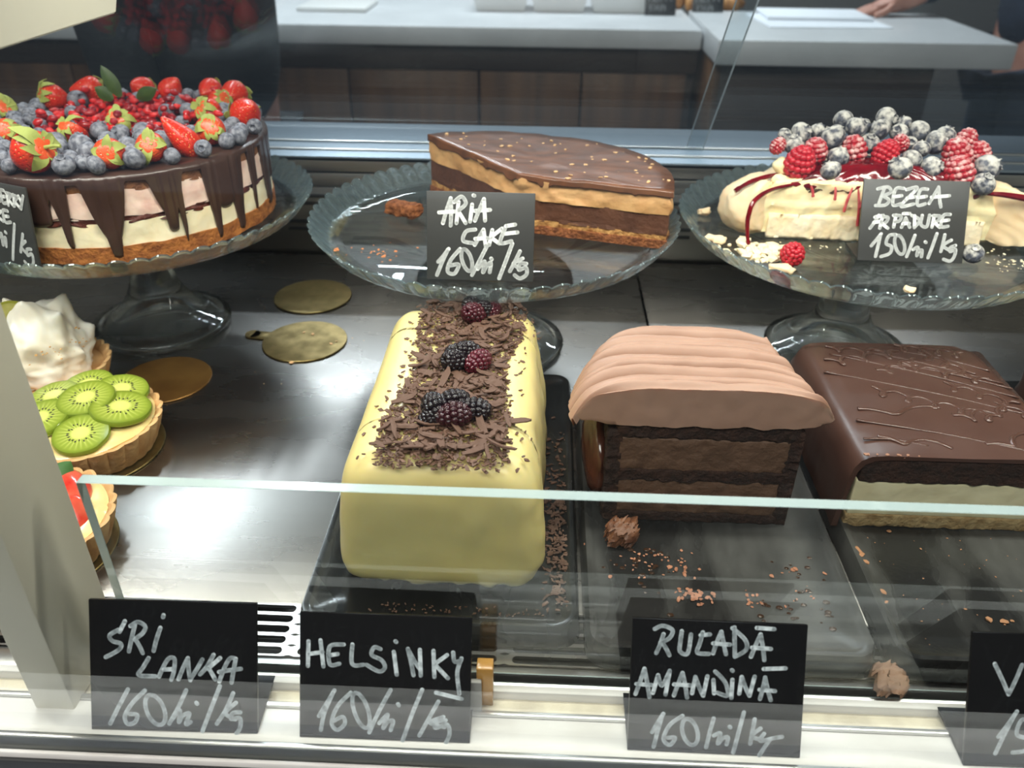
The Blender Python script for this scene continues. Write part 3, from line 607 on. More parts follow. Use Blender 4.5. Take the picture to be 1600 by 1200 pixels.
ARIL=[(-0.4679,0.7561,0.1947),(-0.4640,0.7617,0.1947),(-0.4624,0.7736,0.1947),(-0.4580,0.7894,0.1947),(-0.4579,0.7531,0.1947),(-0.4557,0.7387,0.2003),(-0.4551,0.7629,0.1947),(-0.4550,0.7708,0.1947),(-0.4516,0.7333,0.1999),(-0.4516,0.7303,0.1947),(-0.4515,0.7844,0.1947),(-0.4508,0.7482,0.1947),(-0.4486,0.7798,0.1999),(-0.4484,0.7369,0.1947),(-0.4483,0.7660,0.1947),(-0.4480,0.7557,0.1947),(-0.4458,0.7241,0.2055),(-0.4445,0.7724,0.1947),(-0.4423,0.7887,0.1999),(-0.4423,0.8000,0.2086),(-0.4418,0.7857,0.1947),(-0.4395,0.7290,0.1947),(-0.4393,0.7674,0.1947),(-0.4392,0.7123,0.1947),(-0.4391,0.7041,0.1947),(-0.4388,0.8023,0.1947),(-0.4382,0.7208,0.1947),(-0.4373,0.7238,0.1999),(-0.4363,0.7756,0.1947),(-0.4344,0.6952,0.1947),(-0.4336,0.7504,0.1947),(-0.4329,0.7294,0.1947),(-0.4327,0.7641,0.1947),(-0.4324,0.7888,0.1947),(-0.4319,0.7918,0.1999),(-0.4302,0.7045,0.1947),(-0.4301,0.7714,0.1947),(-0.4293,0.6889,0.2058),(-0.4293,0.6859,0.2006),(-0.4285,0.7394,0.1947),(-0.4283,0.7578,0.2003),(-0.4275,0.8088,0.1947),(-0.4262,0.7512,0.2003),(-0.4262,0.7831,0.1947),(-0.4250,0.7761,0.1947),(-0.4248,0.7180,0.1947),(-0.4247,0.7861,0.1999),(-0.4244,0.7895,0.1947),(-0.4244,0.7678,0.1947),(-0.4240,0.8178,0.1999),(-0.4239,0.8148,0.1947),(-0.4238,0.7364,0.1999),(-0.4237,0.7334,0.1947),(-0.4223,0.7058,0.1947),(-0.4219,0.7457,0.1947),(-0.4217,0.7962,0.1947),(-0.4215,0.8061,0.1947),(-0.4211,0.6857,0.1947),(-0.4200,0.7487,0.1999),(-0.4199,0.7992,0.1999),(-0.4185,0.7584,0.1947),(-0.4180,0.6989,0.1947),(-0.4179,0.7216,0.1947),(-0.4172,0.7371,0.1947),(-0.4171,0.7549,0.1999),(-0.4168,0.8151,0.1947),(-0.4167,0.7758,0.1999),(-0.4167,0.7094,0.1947),(-0.4159,0.6904,0.1947),(-0.4159,0.8181,0.1999),(-0.4144,0.8085,0.1947),(-0.4144,0.7199,0.2055),(-0.4143,0.7435,0.1947),(-0.4138,0.7465,0.1999),(-0.4135,0.7780,0.1947),(-0.4127,0.7034,0.1947),(-0.4119,0.7691,0.1947),(-0.4118,0.8197,0.1947),(-0.4114,0.7240,0.1947),(-0.4105,0.7565,0.1947),(-0.4090,0.7870,0.1947),(-0.4084,0.8171,0.1999),(-0.4072,0.7945,0.1947),(-0.4068,0.8141,0.1947),(-0.4057,0.7445,0.1947),(-0.4056,0.8016,0.1947),(-0.4054,0.7299,0.1947),(-0.4053,0.7791,0.1947),(-0.4051,0.7684,0.1947),(-0.4050,0.8207,0.1947),(-0.4036,0.7821,0.1999),(-0.4028,0.7623,0.1999),(-0.4028,0.7593,0.1947),(-0.4027,0.7376,0.1947),(-0.4024,0.7524,0.1947),(-0.4015,0.6956,0.1947),(-0.4012,0.7857,0.1947),(-0.4010,0.7154,0.1947),(-0.4006,0.7240,0.1947),(-0.4004,0.6986,0.1999),(-0.3999,0.8098,0.2020),(-0.3998,0.7270,0.1999),(-0.3975,0.7989,0.2020),(-0.3975,0.7372,0.1999),(-0.3972,0.7013,0.2003),(-0.3970,0.6914,0.2103),(-0.3969,0.7434,0.1947),(-0.3961,0.7736,0.1947),(-0.3957,0.7924,0.1947),(-0.3946,0.7954,0.1999),(-0.3938,0.7634,0.1947),(-0.3932,0.8169,0.1947),(-0.3930,0.7242,0.1947),(-0.3924,0.7861,0.1947),(-0.3920,0.6948,0.2003),(-0.3917,0.7504,0.1947),(-0.3913,0.7272,0.1999),(-0.3912,0.7132,0.1947),(-0.3904,0.7783,0.1947),(-0.3889,0.8240,0.1947),(-0.3888,0.6876,0.2051),(-0.3881,0.7339,0.1947),(-0.3880,0.7926,0.1947),(-0.3879,0.7704,0.1947),(-0.3878,0.8270,0.1999),(-0.3876,0.7662,0.1999),(-0.3869,0.8013,0.1947),(-0.3868,0.7632,0.1947),(-0.3864,0.8092,0.1947),(-0.3862,0.7423,0.1947),(-0.3856,0.8043,0.1999),(-0.3856,0.8198,0.1999),(-0.3851,0.6983,0.1947),(-0.3850,0.7558,0.1947),(-0.3847,0.8168,0.1947),(-0.3846,0.7157,0.1947),(-0.3845,0.7269,0.1947),(-0.3844,0.7187,0.1999),(-0.3844,0.7867,0.1947),(-0.3832,0.7074,0.1947),(-0.3811,0.7483,0.1947),(-0.3809,0.7789,0.1999),(-0.3805,0.7934,0.1947),(-0.3805,0.7759,0.1947),(-0.3793,0.7345,0.1947),(-0.3790,0.8203,0.1947),(-0.3790,0.7194,0.2103),(-0.3789,0.8042,0.1947),(-0.3787,0.7964,0.1999),(-0.3780,0.7164,0.2051),(-0.3765,0.7002,0.1947),(-0.3765,0.7542,0.1947),(-0.3764,0.8135,0.1947),(-0.3763,0.7703,0.1947),(-0.3736,0.7611,0.1947),(-0.3731,0.8007,0.1947),(-0.3728,0.6935,0.2027),(-0.3721,0.7934,0.1947),(-0.3715,0.7253,0.1947),(-0.3712,0.8190,0.1947),(-0.3711,0.7499,0.1947),(-0.3706,0.7816,0.1947),(-0.3698,0.7383,0.1947),(-0.3685,0.7413,0.1999),(-0.3680,0.7312,0.1947),(-0.3679,0.7608,0.1999),(-0.3678,0.7016,0.2051),(-0.3670,0.6893,0.2019),(-0.3668,0.7046,0.2103),(-0.3666,0.7578,0.1947),(-0.3664,0.7715,0.1999),(-0.3660,0.8120,0.1947),(-0.3655,0.7792,0.1999),(-0.3654,0.8071,0.1999),(-0.3653,0.6923,0.2071),(-0.3647,0.7254,0.1947),(-0.3645,0.8189,0.1947),(-0.3645,0.8041,0.1947),(-0.3644,0.7550,0.1999),(-0.3642,0.7890,0.1947),(-0.3637,0.7762,0.1947),(-0.3631,0.7066,0.2051),(-0.3626,0.8002,0.2082),(-0.3626,0.7187,0.1947),(-0.3626,0.7520,0.1947),(-0.3626,0.7972,0.2030),(-0.3614,0.7347,0.1947),(-0.3612,0.7830,0.1947),(-0.3607,0.7695,0.1999),(-0.3599,0.7665,0.1947),(-0.3583,0.7134,0.1999),(-0.3574,0.6967,0.1947),(-0.3569,0.7248,0.1947),(-0.3568,0.7939,0.2030),(-0.3564,0.7104,0.1947),(-0.3558,0.7411,0.1947),(-0.3550,0.7969,0.2082),(-0.3547,0.7183,0.1947),(-0.3543,0.7846,0.1947),(-0.3541,0.7441,0.1999),(-0.3528,0.7771,0.2065),(-0.3526,0.7626,0.2013),(-0.3521,0.7741,0.2013),(-0.3520,0.7322,0.1947),(-0.3510,0.8153,0.1999),(-0.3495,0.6928,0.1999),(-0.3495,0.8002,0.2030),(-0.3492,0.7904,0.1947),(-0.3491,0.7801,0.1947),(-0.3490,0.7090,0.1999),(-0.3486,0.7516,0.1947),(-0.3477,0.8198,0.1947),(-0.3476,0.7013,0.1999),(-0.3474,0.7135,0.1947),(-0.3465,0.7667,0.2013),(-0.3465,0.6983,0.1947),(-0.3459,0.7763,0.1999),(-0.3459,0.7295,0.1947),(-0.3454,0.7591,0.1947),(-0.3446,0.7215,0.1947),(-0.3439,0.8056,0.1947),(-0.3430,0.7868,0.1947),(-0.3429,0.7424,0.1999),(-0.3421,0.8147,0.1947),(-0.3404,0.7152,0.1947),(-0.3393,0.6977,0.2027),(-0.3381,0.7067,0.1947),(-0.3376,0.7766,0.1947),(-0.3369,0.7283,0.1947),(-0.3362,0.7906,0.2010),(-0.3360,0.8055,0.1999),(-0.3357,0.8025,0.1947),(-0.3354,0.7386,0.1999),(-0.3351,0.6906,0.2027),(-0.3351,0.8137,0.1947),(-0.3349,0.7836,0.1947),(-0.3348,0.7509,0.1947),(-0.3336,0.7709,0.2022),(-0.3335,0.7356,0.1947),(-0.3333,0.7866,0.1999),(-0.3327,0.7739,0.2074),(-0.3319,0.7028,0.1947),(-0.3299,0.7266,0.1947),(-0.3294,0.6963,0.1947),(-0.3294,0.7185,0.1947),(-0.3285,0.7441,0.1947),(-0.3283,0.8030,0.1947),(-0.3282,0.7888,0.2010),(-0.3280,0.8134,0.1947),(-0.3278,0.7540,0.1999),(-0.3264,0.7814,0.1999),(-0.3260,0.7510,0.1947),(-0.3260,0.7679,0.2022),(-0.3248,0.7049,0.1947),(-0.3238,0.7968,0.1947),(-0.3238,0.7223,0.1947),(-0.3237,0.7079,0.1999),(-0.3229,0.7153,0.1947),(-0.3216,0.7823,0.1947),(-0.3208,0.8086,0.1947),(-0.3200,0.7339,0.2006),(-0.3193,0.7550,0.1947),(-0.3192,0.7466,0.1999),(-0.3190,0.7719,0.1947),(-0.3182,0.7260,0.1947),(-0.3179,0.8017,0.2046),(-0.3174,0.7616,0.1947),(-0.3173,0.8047,0.2098),(-0.3160,0.7420,0.1999),(-0.3129,0.7777,0.1947),(-0.3120,0.7552,0.2060),(-0.3109,0.7107,0.1947),(-0.3104,0.7180,0.1947),(-0.3094,0.7040,0.1947),(-0.3079,0.7369,0.1947),(-0.3075,0.6941,0.2012),(-0.3037,0.7423,0.2060),(-0.3032,0.7453,0.2112),(-0.3015,0.7269,0.1947),(-0.3002,0.7362,0.1947),(-0.2998,0.7162,0.1947),(-0.2982,0.7477,0.2060),(-0.2977,0.7004,0.2012),(-0.2954,0.7313,0.1947),(-0.2945,0.7093,0.1947),(-0.2939,0.7218,0.2061),(-0.2923,0.7188,0.2009),(-0.2908,0.7259,0.2009),(-0.2889,0.7289,0.2061),(-0.2883,0.6988,0.1947),(-0.2869,0.7055,0.1947),(-0.2802,0.6953,0.2060)]
ZBLUE=[(0.2642,0.7531,0.2056,0.0087),(0.2712,0.7378,0.2029,0.0095),(0.2246,0.7379,0.1975,0.0095),(0.2397,0.7411,0.1982,0.0071),(0.2492,0.7273,0.1962,0.0110),(0.2574,0.7429,0.1963,0.0079),(0.2826,0.7304,0.1914,0.0094),(0.2513,0.7096,0.1846,0.0093),(0.2428,0.6968,0.1768,0.0092),(0.2932,0.7404,0.2011,0.0094),(0.3090,0.7379,0.1995,0.0079),(0.3021,0.7555,0.2067,0.0103),(0.3155,0.7478,0.2053,0.0063),(0.3266,0.7398,0.2002,0.0094),(0.3371,0.7261,0.1945,0.0101),(0.3496,0.7376,0.1984,0.0086),(0.2997,0.6969,0.1797,0.0107),(0.3130,0.7092,0.1835,0.0092),(0.3276,0.6996,0.1801,0.0099),(0.2169,0.7248,0.1905,0.0086),(0.2102,0.7357,0.1959,0.0063),(0.3175,0.7305,0.1916,0.0070),(0.3727,0.6988,0.1815,0.0114),(0.3653,0.6827,0.1726,0.0098),(0.3232,0.7183,0.1908,0.0075),(0.2812,0.7488,0.2020,0.0063)]
ZRASP=[(0.2180,0.7037,0.1802,0.0131),(0.2335,0.7184,0.1869,0.0109),(0.2668,0.7200,0.1882,0.0112),(0.2927,0.7147,0.1871,0.0112),(0.3527,0.7142,0.1873,0.0123),(0.3478,0.6931,0.1784,0.0129),(0.3726,0.7169,0.1882,0.0092),(0.2028,0.7240,0.1896,0.0066),(0.3063,0.7231,0.1939,0.0075),(0.3643,0.7304,0.1951,0.0093)]
DRIP=[(-92.42,0.1530),(-88.03,0.1565),(-85.91,0.1484),(-86.55,0.1317),(-86.06,0.1317),(-85.43,0.1484),(-86.08,0.1582),(-83.74,0.1662),(-81.01,0.1696),(-77.51,0.1657),(-75.51,0.1541),(-74.13,0.1423),(-73.13,0.1328),(-73.10,0.1234),(-70.02,0.1227),(-69.30,0.1345),(-68.78,0.1494),(-68.15,0.1575),(-65.85,0.1706),(-62.44,0.1800),(-58.75,0.1844),(-55.12,0.1808),(-52.72,0.1702),(-51.82,0.1574),(-50.66,0.1485),(-50.73,0.1383),(-49.48,0.1377),(-48.15,0.1464),(-47.09,0.1459),(-47.47,0.1270),(-46.24,0.1263),(-45.29,0.1449),(-45.83,0.1554),(-44.13,0.1695),(-40.74,0.1809),(-37.40,0.1825),(-35.64,0.1750),(-34.60,0.1610),(-34.08,0.1417),(-34.92,0.1236),(-32.33,0.1218),(-31.91,0.1385),(-29.39,0.1465),(-26.57,0.1446),(-24.37,0.1350),(-24.09,0.1221),(-19.80,0.1178),(-18.16,0.1395),(-14.40,0.1758),(-12.13,0.1787),(-10.27,0.1732),(-10.68,0.1593),(-9.92,0.1498),(-11.79,0.1310),(-9.85,0.1295),(-7.53,0.1481),(-6.62,0.1708),(-5.20,0.1734),(-3.16,0.1614),(-0.52,0.1504),(1.68,0.1413),(2.89,0.1271)]
# ------------------------------------------------------------------ food materials
CHOC = pmat('dark_chocolate_glaze', srgb(66, 46, 39), 0.30, col2=srgb(57, 38, 32), scale=40, bump=0.05, bscale=90, coat=0.15, spec=0.5)
IVORY = pmat('ivory_cream', srgb(244, 232, 200), 0.55, col2=srgb(236, 218, 178), scale=60, bump=0.35, bscale=140, bdist=.0015, sss=.15)
PINKC = pmat('pink_cream', srgb(240, 212, 196), 0.55, col2=srgb(216, 170, 158), scale=55, ramp=(.45, .7), bump=0.35, bscale=160, bdist=.0015, sss=.15)
CHERRY = pmat('cherry_sponge', srgb(96, 40, 24), 0.55, col2=srgb(52, 16, 20), scale=90, bump=0.8, bscale=300, bdist=.002)
BISC = pmat('ginger_biscuit', srgb(176, 108, 50), 0.85, col2=srgb(128, 70, 28), scale=160, bump=0.8, bscale=420, bdist=.002)
SPONGE = pmat('brown_sponge', srgb(150, 100, 62), 0.8, col2=srgb(110, 66, 38), scale=120, bump=0.8, bscale=350, bdist=.002)

def blob_prism(outline, zs, fn=None, cap=7, bm=None, bottom=True):
    """closed side wall over an outline (list of (x, y)), caps by rings towards the centroid. fn(co, k, i, s) -> co"""
    bm = bm or BM()
    n = len(outline); cx = sum(p[0] for p in outline) / n; cy = sum(p[1] for p in outline) / n
    rings = []
    def ring(s, z, k):
        vs = []
        for i, p in enumerate(outline):
            co = Vector((cx + (p[0] - cx) * s, cy + (p[1] - cy) * s, z))
            vs.append(bm.verts.new(fn(co, k, i, s) if fn else co))
        rings.append(vs)
    if bottom:
        ring(0.5, zs[0], 0)
    for k, z in enumerate(zs): ring(1.0, z, k)
    for q in range(1, cap): ring(1 - q / cap, zs[-1], len(zs) - 1)
    for A, B in zip(rings, rings[1:]):
        for i in range(n): bm.faces.new((A[i], A[(i + 1) % n], B[(i + 1) % n], B[i]))
    bm.faces.new(rings[0][::-1]); bm.faces.new(rings[-1])
    return bm

# ------------------------------------------------------------------ chocolate drip cake
lc = thing('chocolate_drip_cake', 'round chocolate drip cake heaped with berries on the left stand', 'cake', (*PC['L'], 0.1196))
def layer(z0, z1, r, nz, amp, sc, seed, wav=.0012):
    K = 5
    prof = [(0, z0), (r * .6, z0)] + [(r, z0 + (z1 - z0) * k / K) for k in range(K + 1)] + [(r * .6, z1), (0, z1)]
    def f(a, rr, z, k):
        if rr < r * .9: return rr, z
        n = fbm((cos(a) * 2, sin(a) * 2, z * 60), sc, seed)
        return rr + amp * n, z + wav * ns((cos(a), sin(a), 0), 9, seed + 3)
    return lathe(BM(), prof, 220, fn=f)
z0 = 0.0
obj('biscuit_base', layer(0, .0135, .1262, 4, .0009, 6, 1), BISC, lc)
obj('cream_layer', layer(.0125, .033, .1250, 4, .0012, 4, 2, .0016), IVORY, lc, label='lower ivory cream layer')
obj('cherry_sponge_layer', layer(.031, .0375, .1246, 4, .0022, 5, 3, .0022), CHERRY, lc)
obj('cream_layer', layer(.0365, .058, .1251, 4, .0012, 4, 5, .0016), PINKC, lc, label='upper pink cream layer')
obj('sponge_layer', layer(.057, .0695, .1250, 4, .001, 5, 7), SPONGE, lc)
# glaze: a skin over the top that runs down in drips
def drip_table():
    D = [(-97, 6, .150, 6), (-86.5, 1.0, .132, 3.2), (-71.5, 1.9, .1225, 6.5), (-50.6, 1.9, .1385, 6.5), (-46.7, .6, .1275, 1.0), (-33.3, 1.1, .122, 3.0), (-28, 3.0, .146, 6), (-22, 1.7, .1215, 3.2), (-11, .6, .131, 1.6), (-9, .6, .155, 2.2), (3, 2.2, .126, 4)]
    rng = random.Random(5); a = 11
    while a < 258: D.append((a, rng.uniform(.8, 2.2), rng.uniform(.122, .155), rng.uniform(3, 6))); a += rng.uniform(8, 15)
    def zl(deg):
        z = .1845 + .0015 * ns((deg * .1, 0, 0), 1)
        for c, w_, tip, fl in D:
            d = abs((deg - c + 180) % 360 - 180)
            if d > 25: continue
            r = .0034
            if d < w_: q = tip + r * (1 - sqrt(max(0, 1 - (d / w_) ** 2)))
            else: q = tip + r + .058 * ((d - w_) / fl) ** .85 * (.25 + .75 * min(1, (d - w_) / fl)) + (.012 * min(1, (d - w_) / .35))
            z = min(z, q)
        return max(.002, z - .1196)
    return zl
ZL = drip_table()
n = 720; R0 = .1262
bm = BM(); ZT = .0705
rings = []
def gring(fr): rings.append([bm.verts.new(fr(i)) for i in range(n)])
def pol(r, i, z): a = radians(i * 360 / n); return Vector((r * cos(a), r * sin(a), z))
gring(lambda i: pol(R0 - .004, i, ZT - .002))
NV = 14
def outer(i, t):
    d = i * 360 / n; zl = ZL(d); z = ZT - .003 - (ZT - .003 - zl) * t
    th = .0022 + .0006 * ns((cos(radians(d)) * 3, sin(radians(d)) * 3, z * 30), 2)
    if t > .86: th *= sqrt(max(0, 1 - ((t - .86) / .14) ** 2)) * .98 + .02
    slope = abs(ZL(d + .6) - ZL(d - .6))
    return pol(R0 + th * (0.75 if slope > .012 else 1) - .0005, i, z)
gring(lambda i: pol(R0 - .0005, i, ZL(i * 360 / n) + .0004))
for t in [k / NV for k in range(NV, -1, -1)]: gring(lambda i, t=t: outer(i, t))
gring(lambda i: pol(R0 + .0007, i, ZT - .0010)); gring(lambda i: pol(R0 - .002, i, ZT + .0004)); gring(lambda i: pol(R0 - .006, i, ZT + .0008))
gring(lambda i: pol(.06, i, ZT + .0008)); gring(lambda i: pol(.003, i, ZT + .0008))
for A, B in zip(rings, rings[1:]):
    for i in range(n): bm.faces.new((A[i], A[(i + 1) % n], B[(i + 1) % n], B[i]))
bm.faces.new(rings[-1])
obj('chocolate_glaze', bm, CHOC, lc, angle=180)

# ------------------------------------------------------------------ berries
def berry_material(name, c1, c2, dust=None, dustramp=(.42, .62)):
    m, nt, b, out = nodes(name); N, L = nt.nodes, nt.links
    tc = N.new('ShaderNodeTexCoord')
    oi = N.new('ShaderNodeObjectInfo')
    ad = N.new('ShaderNodeVectorMath'); ad.operation = 'ADD'
    L.new(tc.outputs['Object'], ad.inputs[0]); sc_ = N.new('ShaderNodeMath'); sc_.operation = 'MULTIPLY'; sc_.inputs[1].default_value = 50; L.new(oi.outputs['Random'], sc_.inputs[0]); L.new(sc_.outputs[0], ad.inputs[1])
    n = N.new('ShaderNodeTexNoise'); n.inputs['Scale'].default_value = 2.6; n.inputs['Detail'].default_value = 5
    L.new(ad.outputs[0], n.inputs['Vector'])
    mr = N.new('ShaderNodeMapRange'); mr.inputs[1].default_value = .36; mr.inputs[2].default_value = .64; L.new(n.outputs['Fac'], mr.inputs[0])
    mx = N.new('ShaderNodeMix'); mx.data_type = 'RGBA'; mx.inputs[6].default_value = rgba(c1); mx.inputs[7].default_value = rgba(c2)
    L.new(mr.outputs[0], mx.inputs[0]); col = mx.outputs[2]
    b.inputs['Roughness'].default_value = .55
    if dust:
        n2 = N.new('ShaderNodeTexNoise'); n2.inputs['Scale'].default_value = 1.9; n2.inputs['Detail'].default_value = 6
        L.new(ad.outputs[0], n2.inputs['Vector'])
        g = N.new('ShaderNodeNewGeometry'); sp = N.new('ShaderNodeSeparateXYZ'); L.new(g.outputs['Normal'], sp.inputs[0])
        mu = N.new('ShaderNodeMath'); mu.operation = 'MULTIPLY_ADD'; mu.inputs[1].default_value = .16; L.new(sp.outputs['Z'], mu.inputs[0]); L.new(n2.outputs['Fac'], mu.inputs[2])
        m2 = N.new('ShaderNodeMapRange'); m2.inputs[1].default_value = dustramp[0]; m2.inputs[2].default_value = dustramp[1]; m2.inputs[4].default_value = .72
        L.new(mu.outputs[0], m2.inputs[0])
        mx2 = N.new('ShaderNodeMix'); mx2.data_type = 'RGBA'; mx2.inputs[7].default_value = rgba(dust)
        L.new(m2.outputs[0], mx2.inputs[0]); L.new(col, mx2.inputs[6]); col = mx2.outputs[2]
        b.inputs['Roughness'].default_value = .75
    L.new(col, b.inputs['Base Color'])
    return m
BLUEM = berry_material('blueberry_skin', srgb(74, 76, 88), srgb(132, 134, 144))
BLUED = berry_material('sugared_blueberry_skin', srgb(40, 42, 54), srgb(92, 95, 106), dust=srgb(226, 222, 212), dustramp=(.46, .70))
def blueberry_bm(seed):
    bm = BM(); prof = []
    N = 12
    for k in range(N + 1):
        th = -pi / 2 + pi * (k / N) * .86
        prof.append((cos(th) if k else 0, sin(th) * .88))
    r, z = prof[-1]
    prof += [(r * .98, z + .10), (r * .80, z + .09), (r * .62, z - .08), (r * .3, z - .14), (0, z - .12)]
    NN = len(prof)
    def f(a, r, z, k):
        d = 1 + .05 * ns((cos(a) * r, sin(a) * r, z), 1.2, seed * 7)
        if k in (N + 1, N + 2): return r * (1.0 + .10 * cos(5 * a + seed)), z + .10 * max(0, cos(5 * a + seed))
        return r * d, z
    lathe(bm, prof, 20, fn=f); return bm
rngB = random.Random(11)
def mesh_of(bm, name, mat):
    bmesh.ops.recalc_face_normals(bm, faces=bm.faces)
    me = bpy.data.meshes.new(name); bm.to_mesh(me); bm.free()
    me.polygons.foreach_set('use_smooth', [True] * len(me.polygons)); me.set_sharp_from_angle(angle=radians(50)); me.materials.append(mat); return me
BBM = [mesh_of(blueberry_bm(s), 'blueberry', BLUEM) for s in range(4)]
BBD = [mesh_of(blueberry_bm(s + 5), 'blueberry', BLUED) for s in range(3)]
def put_berry(meshes, name, x, y, z, r, label, group, cat='blueberry'):
    o = bpy.data.objects.new(name, rngB.choice(meshes)); C.objects.link(o)
    o.location = (x, y, z); o.scale = (r, r, r * rngB.uniform(.92, 1.04))
    o.rotation_euler = (rngB.uniform(-1.5, 1.5), rngB.uniform(-1.5, 1.5), rngB.uniform(0, 6.28))
    o['label'] = label; o['category'] = cat; o['group'] = group
    return o
TOPZ = .1909
for x, y, r in BLUE:
    put_berry(BBM, 'blueberry', x, y, TOPZ + r * .93, r, 'greyish blue blueberry heaped with other fruit on the chocolate drip cake', 'blueberries on the chocolate drip cake')
# pomegranate seeds
m, nt, b_, out_ = nodes('pomegranate_flesh'); N, L = nt.nodes, nt.links
b_.inputs['Roughness'].default_value = .12; b_.inputs['Subsurface Weight'].default_value = .35; b_.inputs['Subsurface Radius'].default_value = (.006, .001, .001)
b_.inputs['Subsurface Scale'].default_value = .6
oi = N.new('ShaderNodeObjectInfo'); mx = N.new('ShaderNodeMix'); mx.data_type = 'RGBA'
mx.inputs[6].default_value = rgba(srgb(120, 14, 22)); mx.inputs[7].default_value = rgba(srgb(205, 40, 36)); L.new(oi.outputs['Random'], mx.inputs[0]); L.new(mx.outputs[2], b_.inputs['Base Color'])
POM = m
def aril_bm(seed):
    def f(p):
        t = p.z; k = 1 - .38 * max(0, t) ** 1.2
        q = Vector((p.x * .72 * k, p.y * .62 * k, t * 1.0))
        q += q.normalized() * .10 * ns(q, 1.6, seed) ; return q
    return ball(1, 12, 8, f)
ARM = [mesh_of(aril_bm(s * 3), 'pomegranate_seed', POM) for s in range(3)]
for x, y, z in ARIL:
    s = rngB.uniform(.0042, .0052)
    o = bpy.data.objects.new('pomegranate_seed', rngB.choice(ARM)); C.objects.link(o)
    o.location = (x, y, z + .0004); o.scale = (s, s, s); o.rotation_euler = (pi / 2 + rngB.uniform(-.5, .5), rngB.uniform(-.6, .6), rngB.uniform(0, 6.28))
    o['label'] = 'glossy red pomegranate seed scattered over the chocolate drip cake'; o['category'] = 'pomegranate seed'; o['group'] = 'pomegranate seeds on the chocolate drip cake'
# strawberries
def strawberry_material():
    m, nt, b, out = nodes('strawberry_skin'); N, L = nt.nodes, nt.links
    tc = N.new('ShaderNodeTexCoord')
    v = N.new('ShaderNodeTexVoronoi'); v.inputs['Scale'].default_value = 5.5; v.inputs['Randomness'].default_value = .55; L.new(tc.outputs['Object'], v.inputs['Vector'])
    ls = N.new('ShaderNodeMath'); ls.operation = 'LESS_THAN'; ls.inputs[1].default_value = .17; L.new(v.outputs['Distance'], ls.inputs[0])
    sp = N.new('ShaderNodeSeparateXYZ'); L.new(tc.outputs['Object'], sp.inputs[0])
    mr = N.new('ShaderNodeMapRange'); mr.inputs[1].default_value = .45; mr.inputs[2].default_value = 1.05; L.new(sp.outputs['Z'], mr.inputs[0])
    m1 = N.new('ShaderNodeMix'); m1.data_type = 'RGBA'; m1.inputs[6].default_value = rgba(srgb(198, 44, 24)); m1.inputs[7].default_value = rgba(srgb(214, 84, 40)); L.new(mr.outputs[0], m1.inputs[0])
    m2 = N.new('ShaderNodeMix'); m2.data_type = 'RGBA'; m2.inputs[7].default_value = rgba(srgb(226, 172, 84)); L.new(m1.outputs[2], m2.inputs[6]); L.new(ls.outputs[0], m2.inputs[0])
    L.new(m2.outputs[2], b.inputs['Base Color'])
    bp = N.new('ShaderNodeBump'); bp.inputs['Strength'].default_value = .55; bp.inputs['Distance'].default_value = .0012
    m3 = N.new('ShaderNodeMapRange'); m3.inputs[1].default_value = 0; m3.inputs[2].default_value = .42; L.new(v.outputs['Distance'], m3.inputs[0]); L.new(m3.outputs[0], bp.inputs['Height']); L.new(bp.outputs[0], b.inputs['Normal'])
    b.inputs['Roughness'].default_value = .28; b.inputs['Subsurface Weight'].default_value = .15; b.inputs['Subsurface Radius'].default_value = (.004, .001, .0005); b.inputs['Subsurface Scale'].default_value = 1
    return m
STRM = strawberry_material()
STRIN = pmat('strawberry_flesh', srgb(232, 110, 70), .35, col2=srgb(240, 190, 140), scale=90)
LEAFM = pmat('strawberry_leaf', srgb(172, 176, 92), .55, col2=srgb(116, 134, 50), scale=140, bump=.3, bscale=300)
LEAFD = pmat('mint_leaf', srgb(60, 84, 34), .45, col2=srgb(44, 66, 26), scale=120)
def straw_bm(kind, seed):
    def f(p):
        z = p.z; k = 1.0 if z > .2 else 1.0 - .42 * (.2 - z) ** 1.3
        q = Vector((p.x * k, p.y * k, z * 1.22)); q += q.normalized() * .05 * ns(q, 1.3, seed)
        if z > .85: q.z -= (z - .85) * 1.0
        return q
    bm = ball(1, 28, 20, f)
    if kind in ('wedge', 'flat'):
        bmesh.ops.bisect_plane(bm, geom=list(bm.verts) + list(bm.edges) + list(bm.faces), plane_co=(0, .1, 0), plane_no=(0, 1, 0), clear_outer=True)
        e = [e for e in bm.edges if e.is_boundary]
        r = bmesh.ops.contextual_create(bm, geom=e)
        for fc in r['faces']: fc.material_index = 1
    return bm
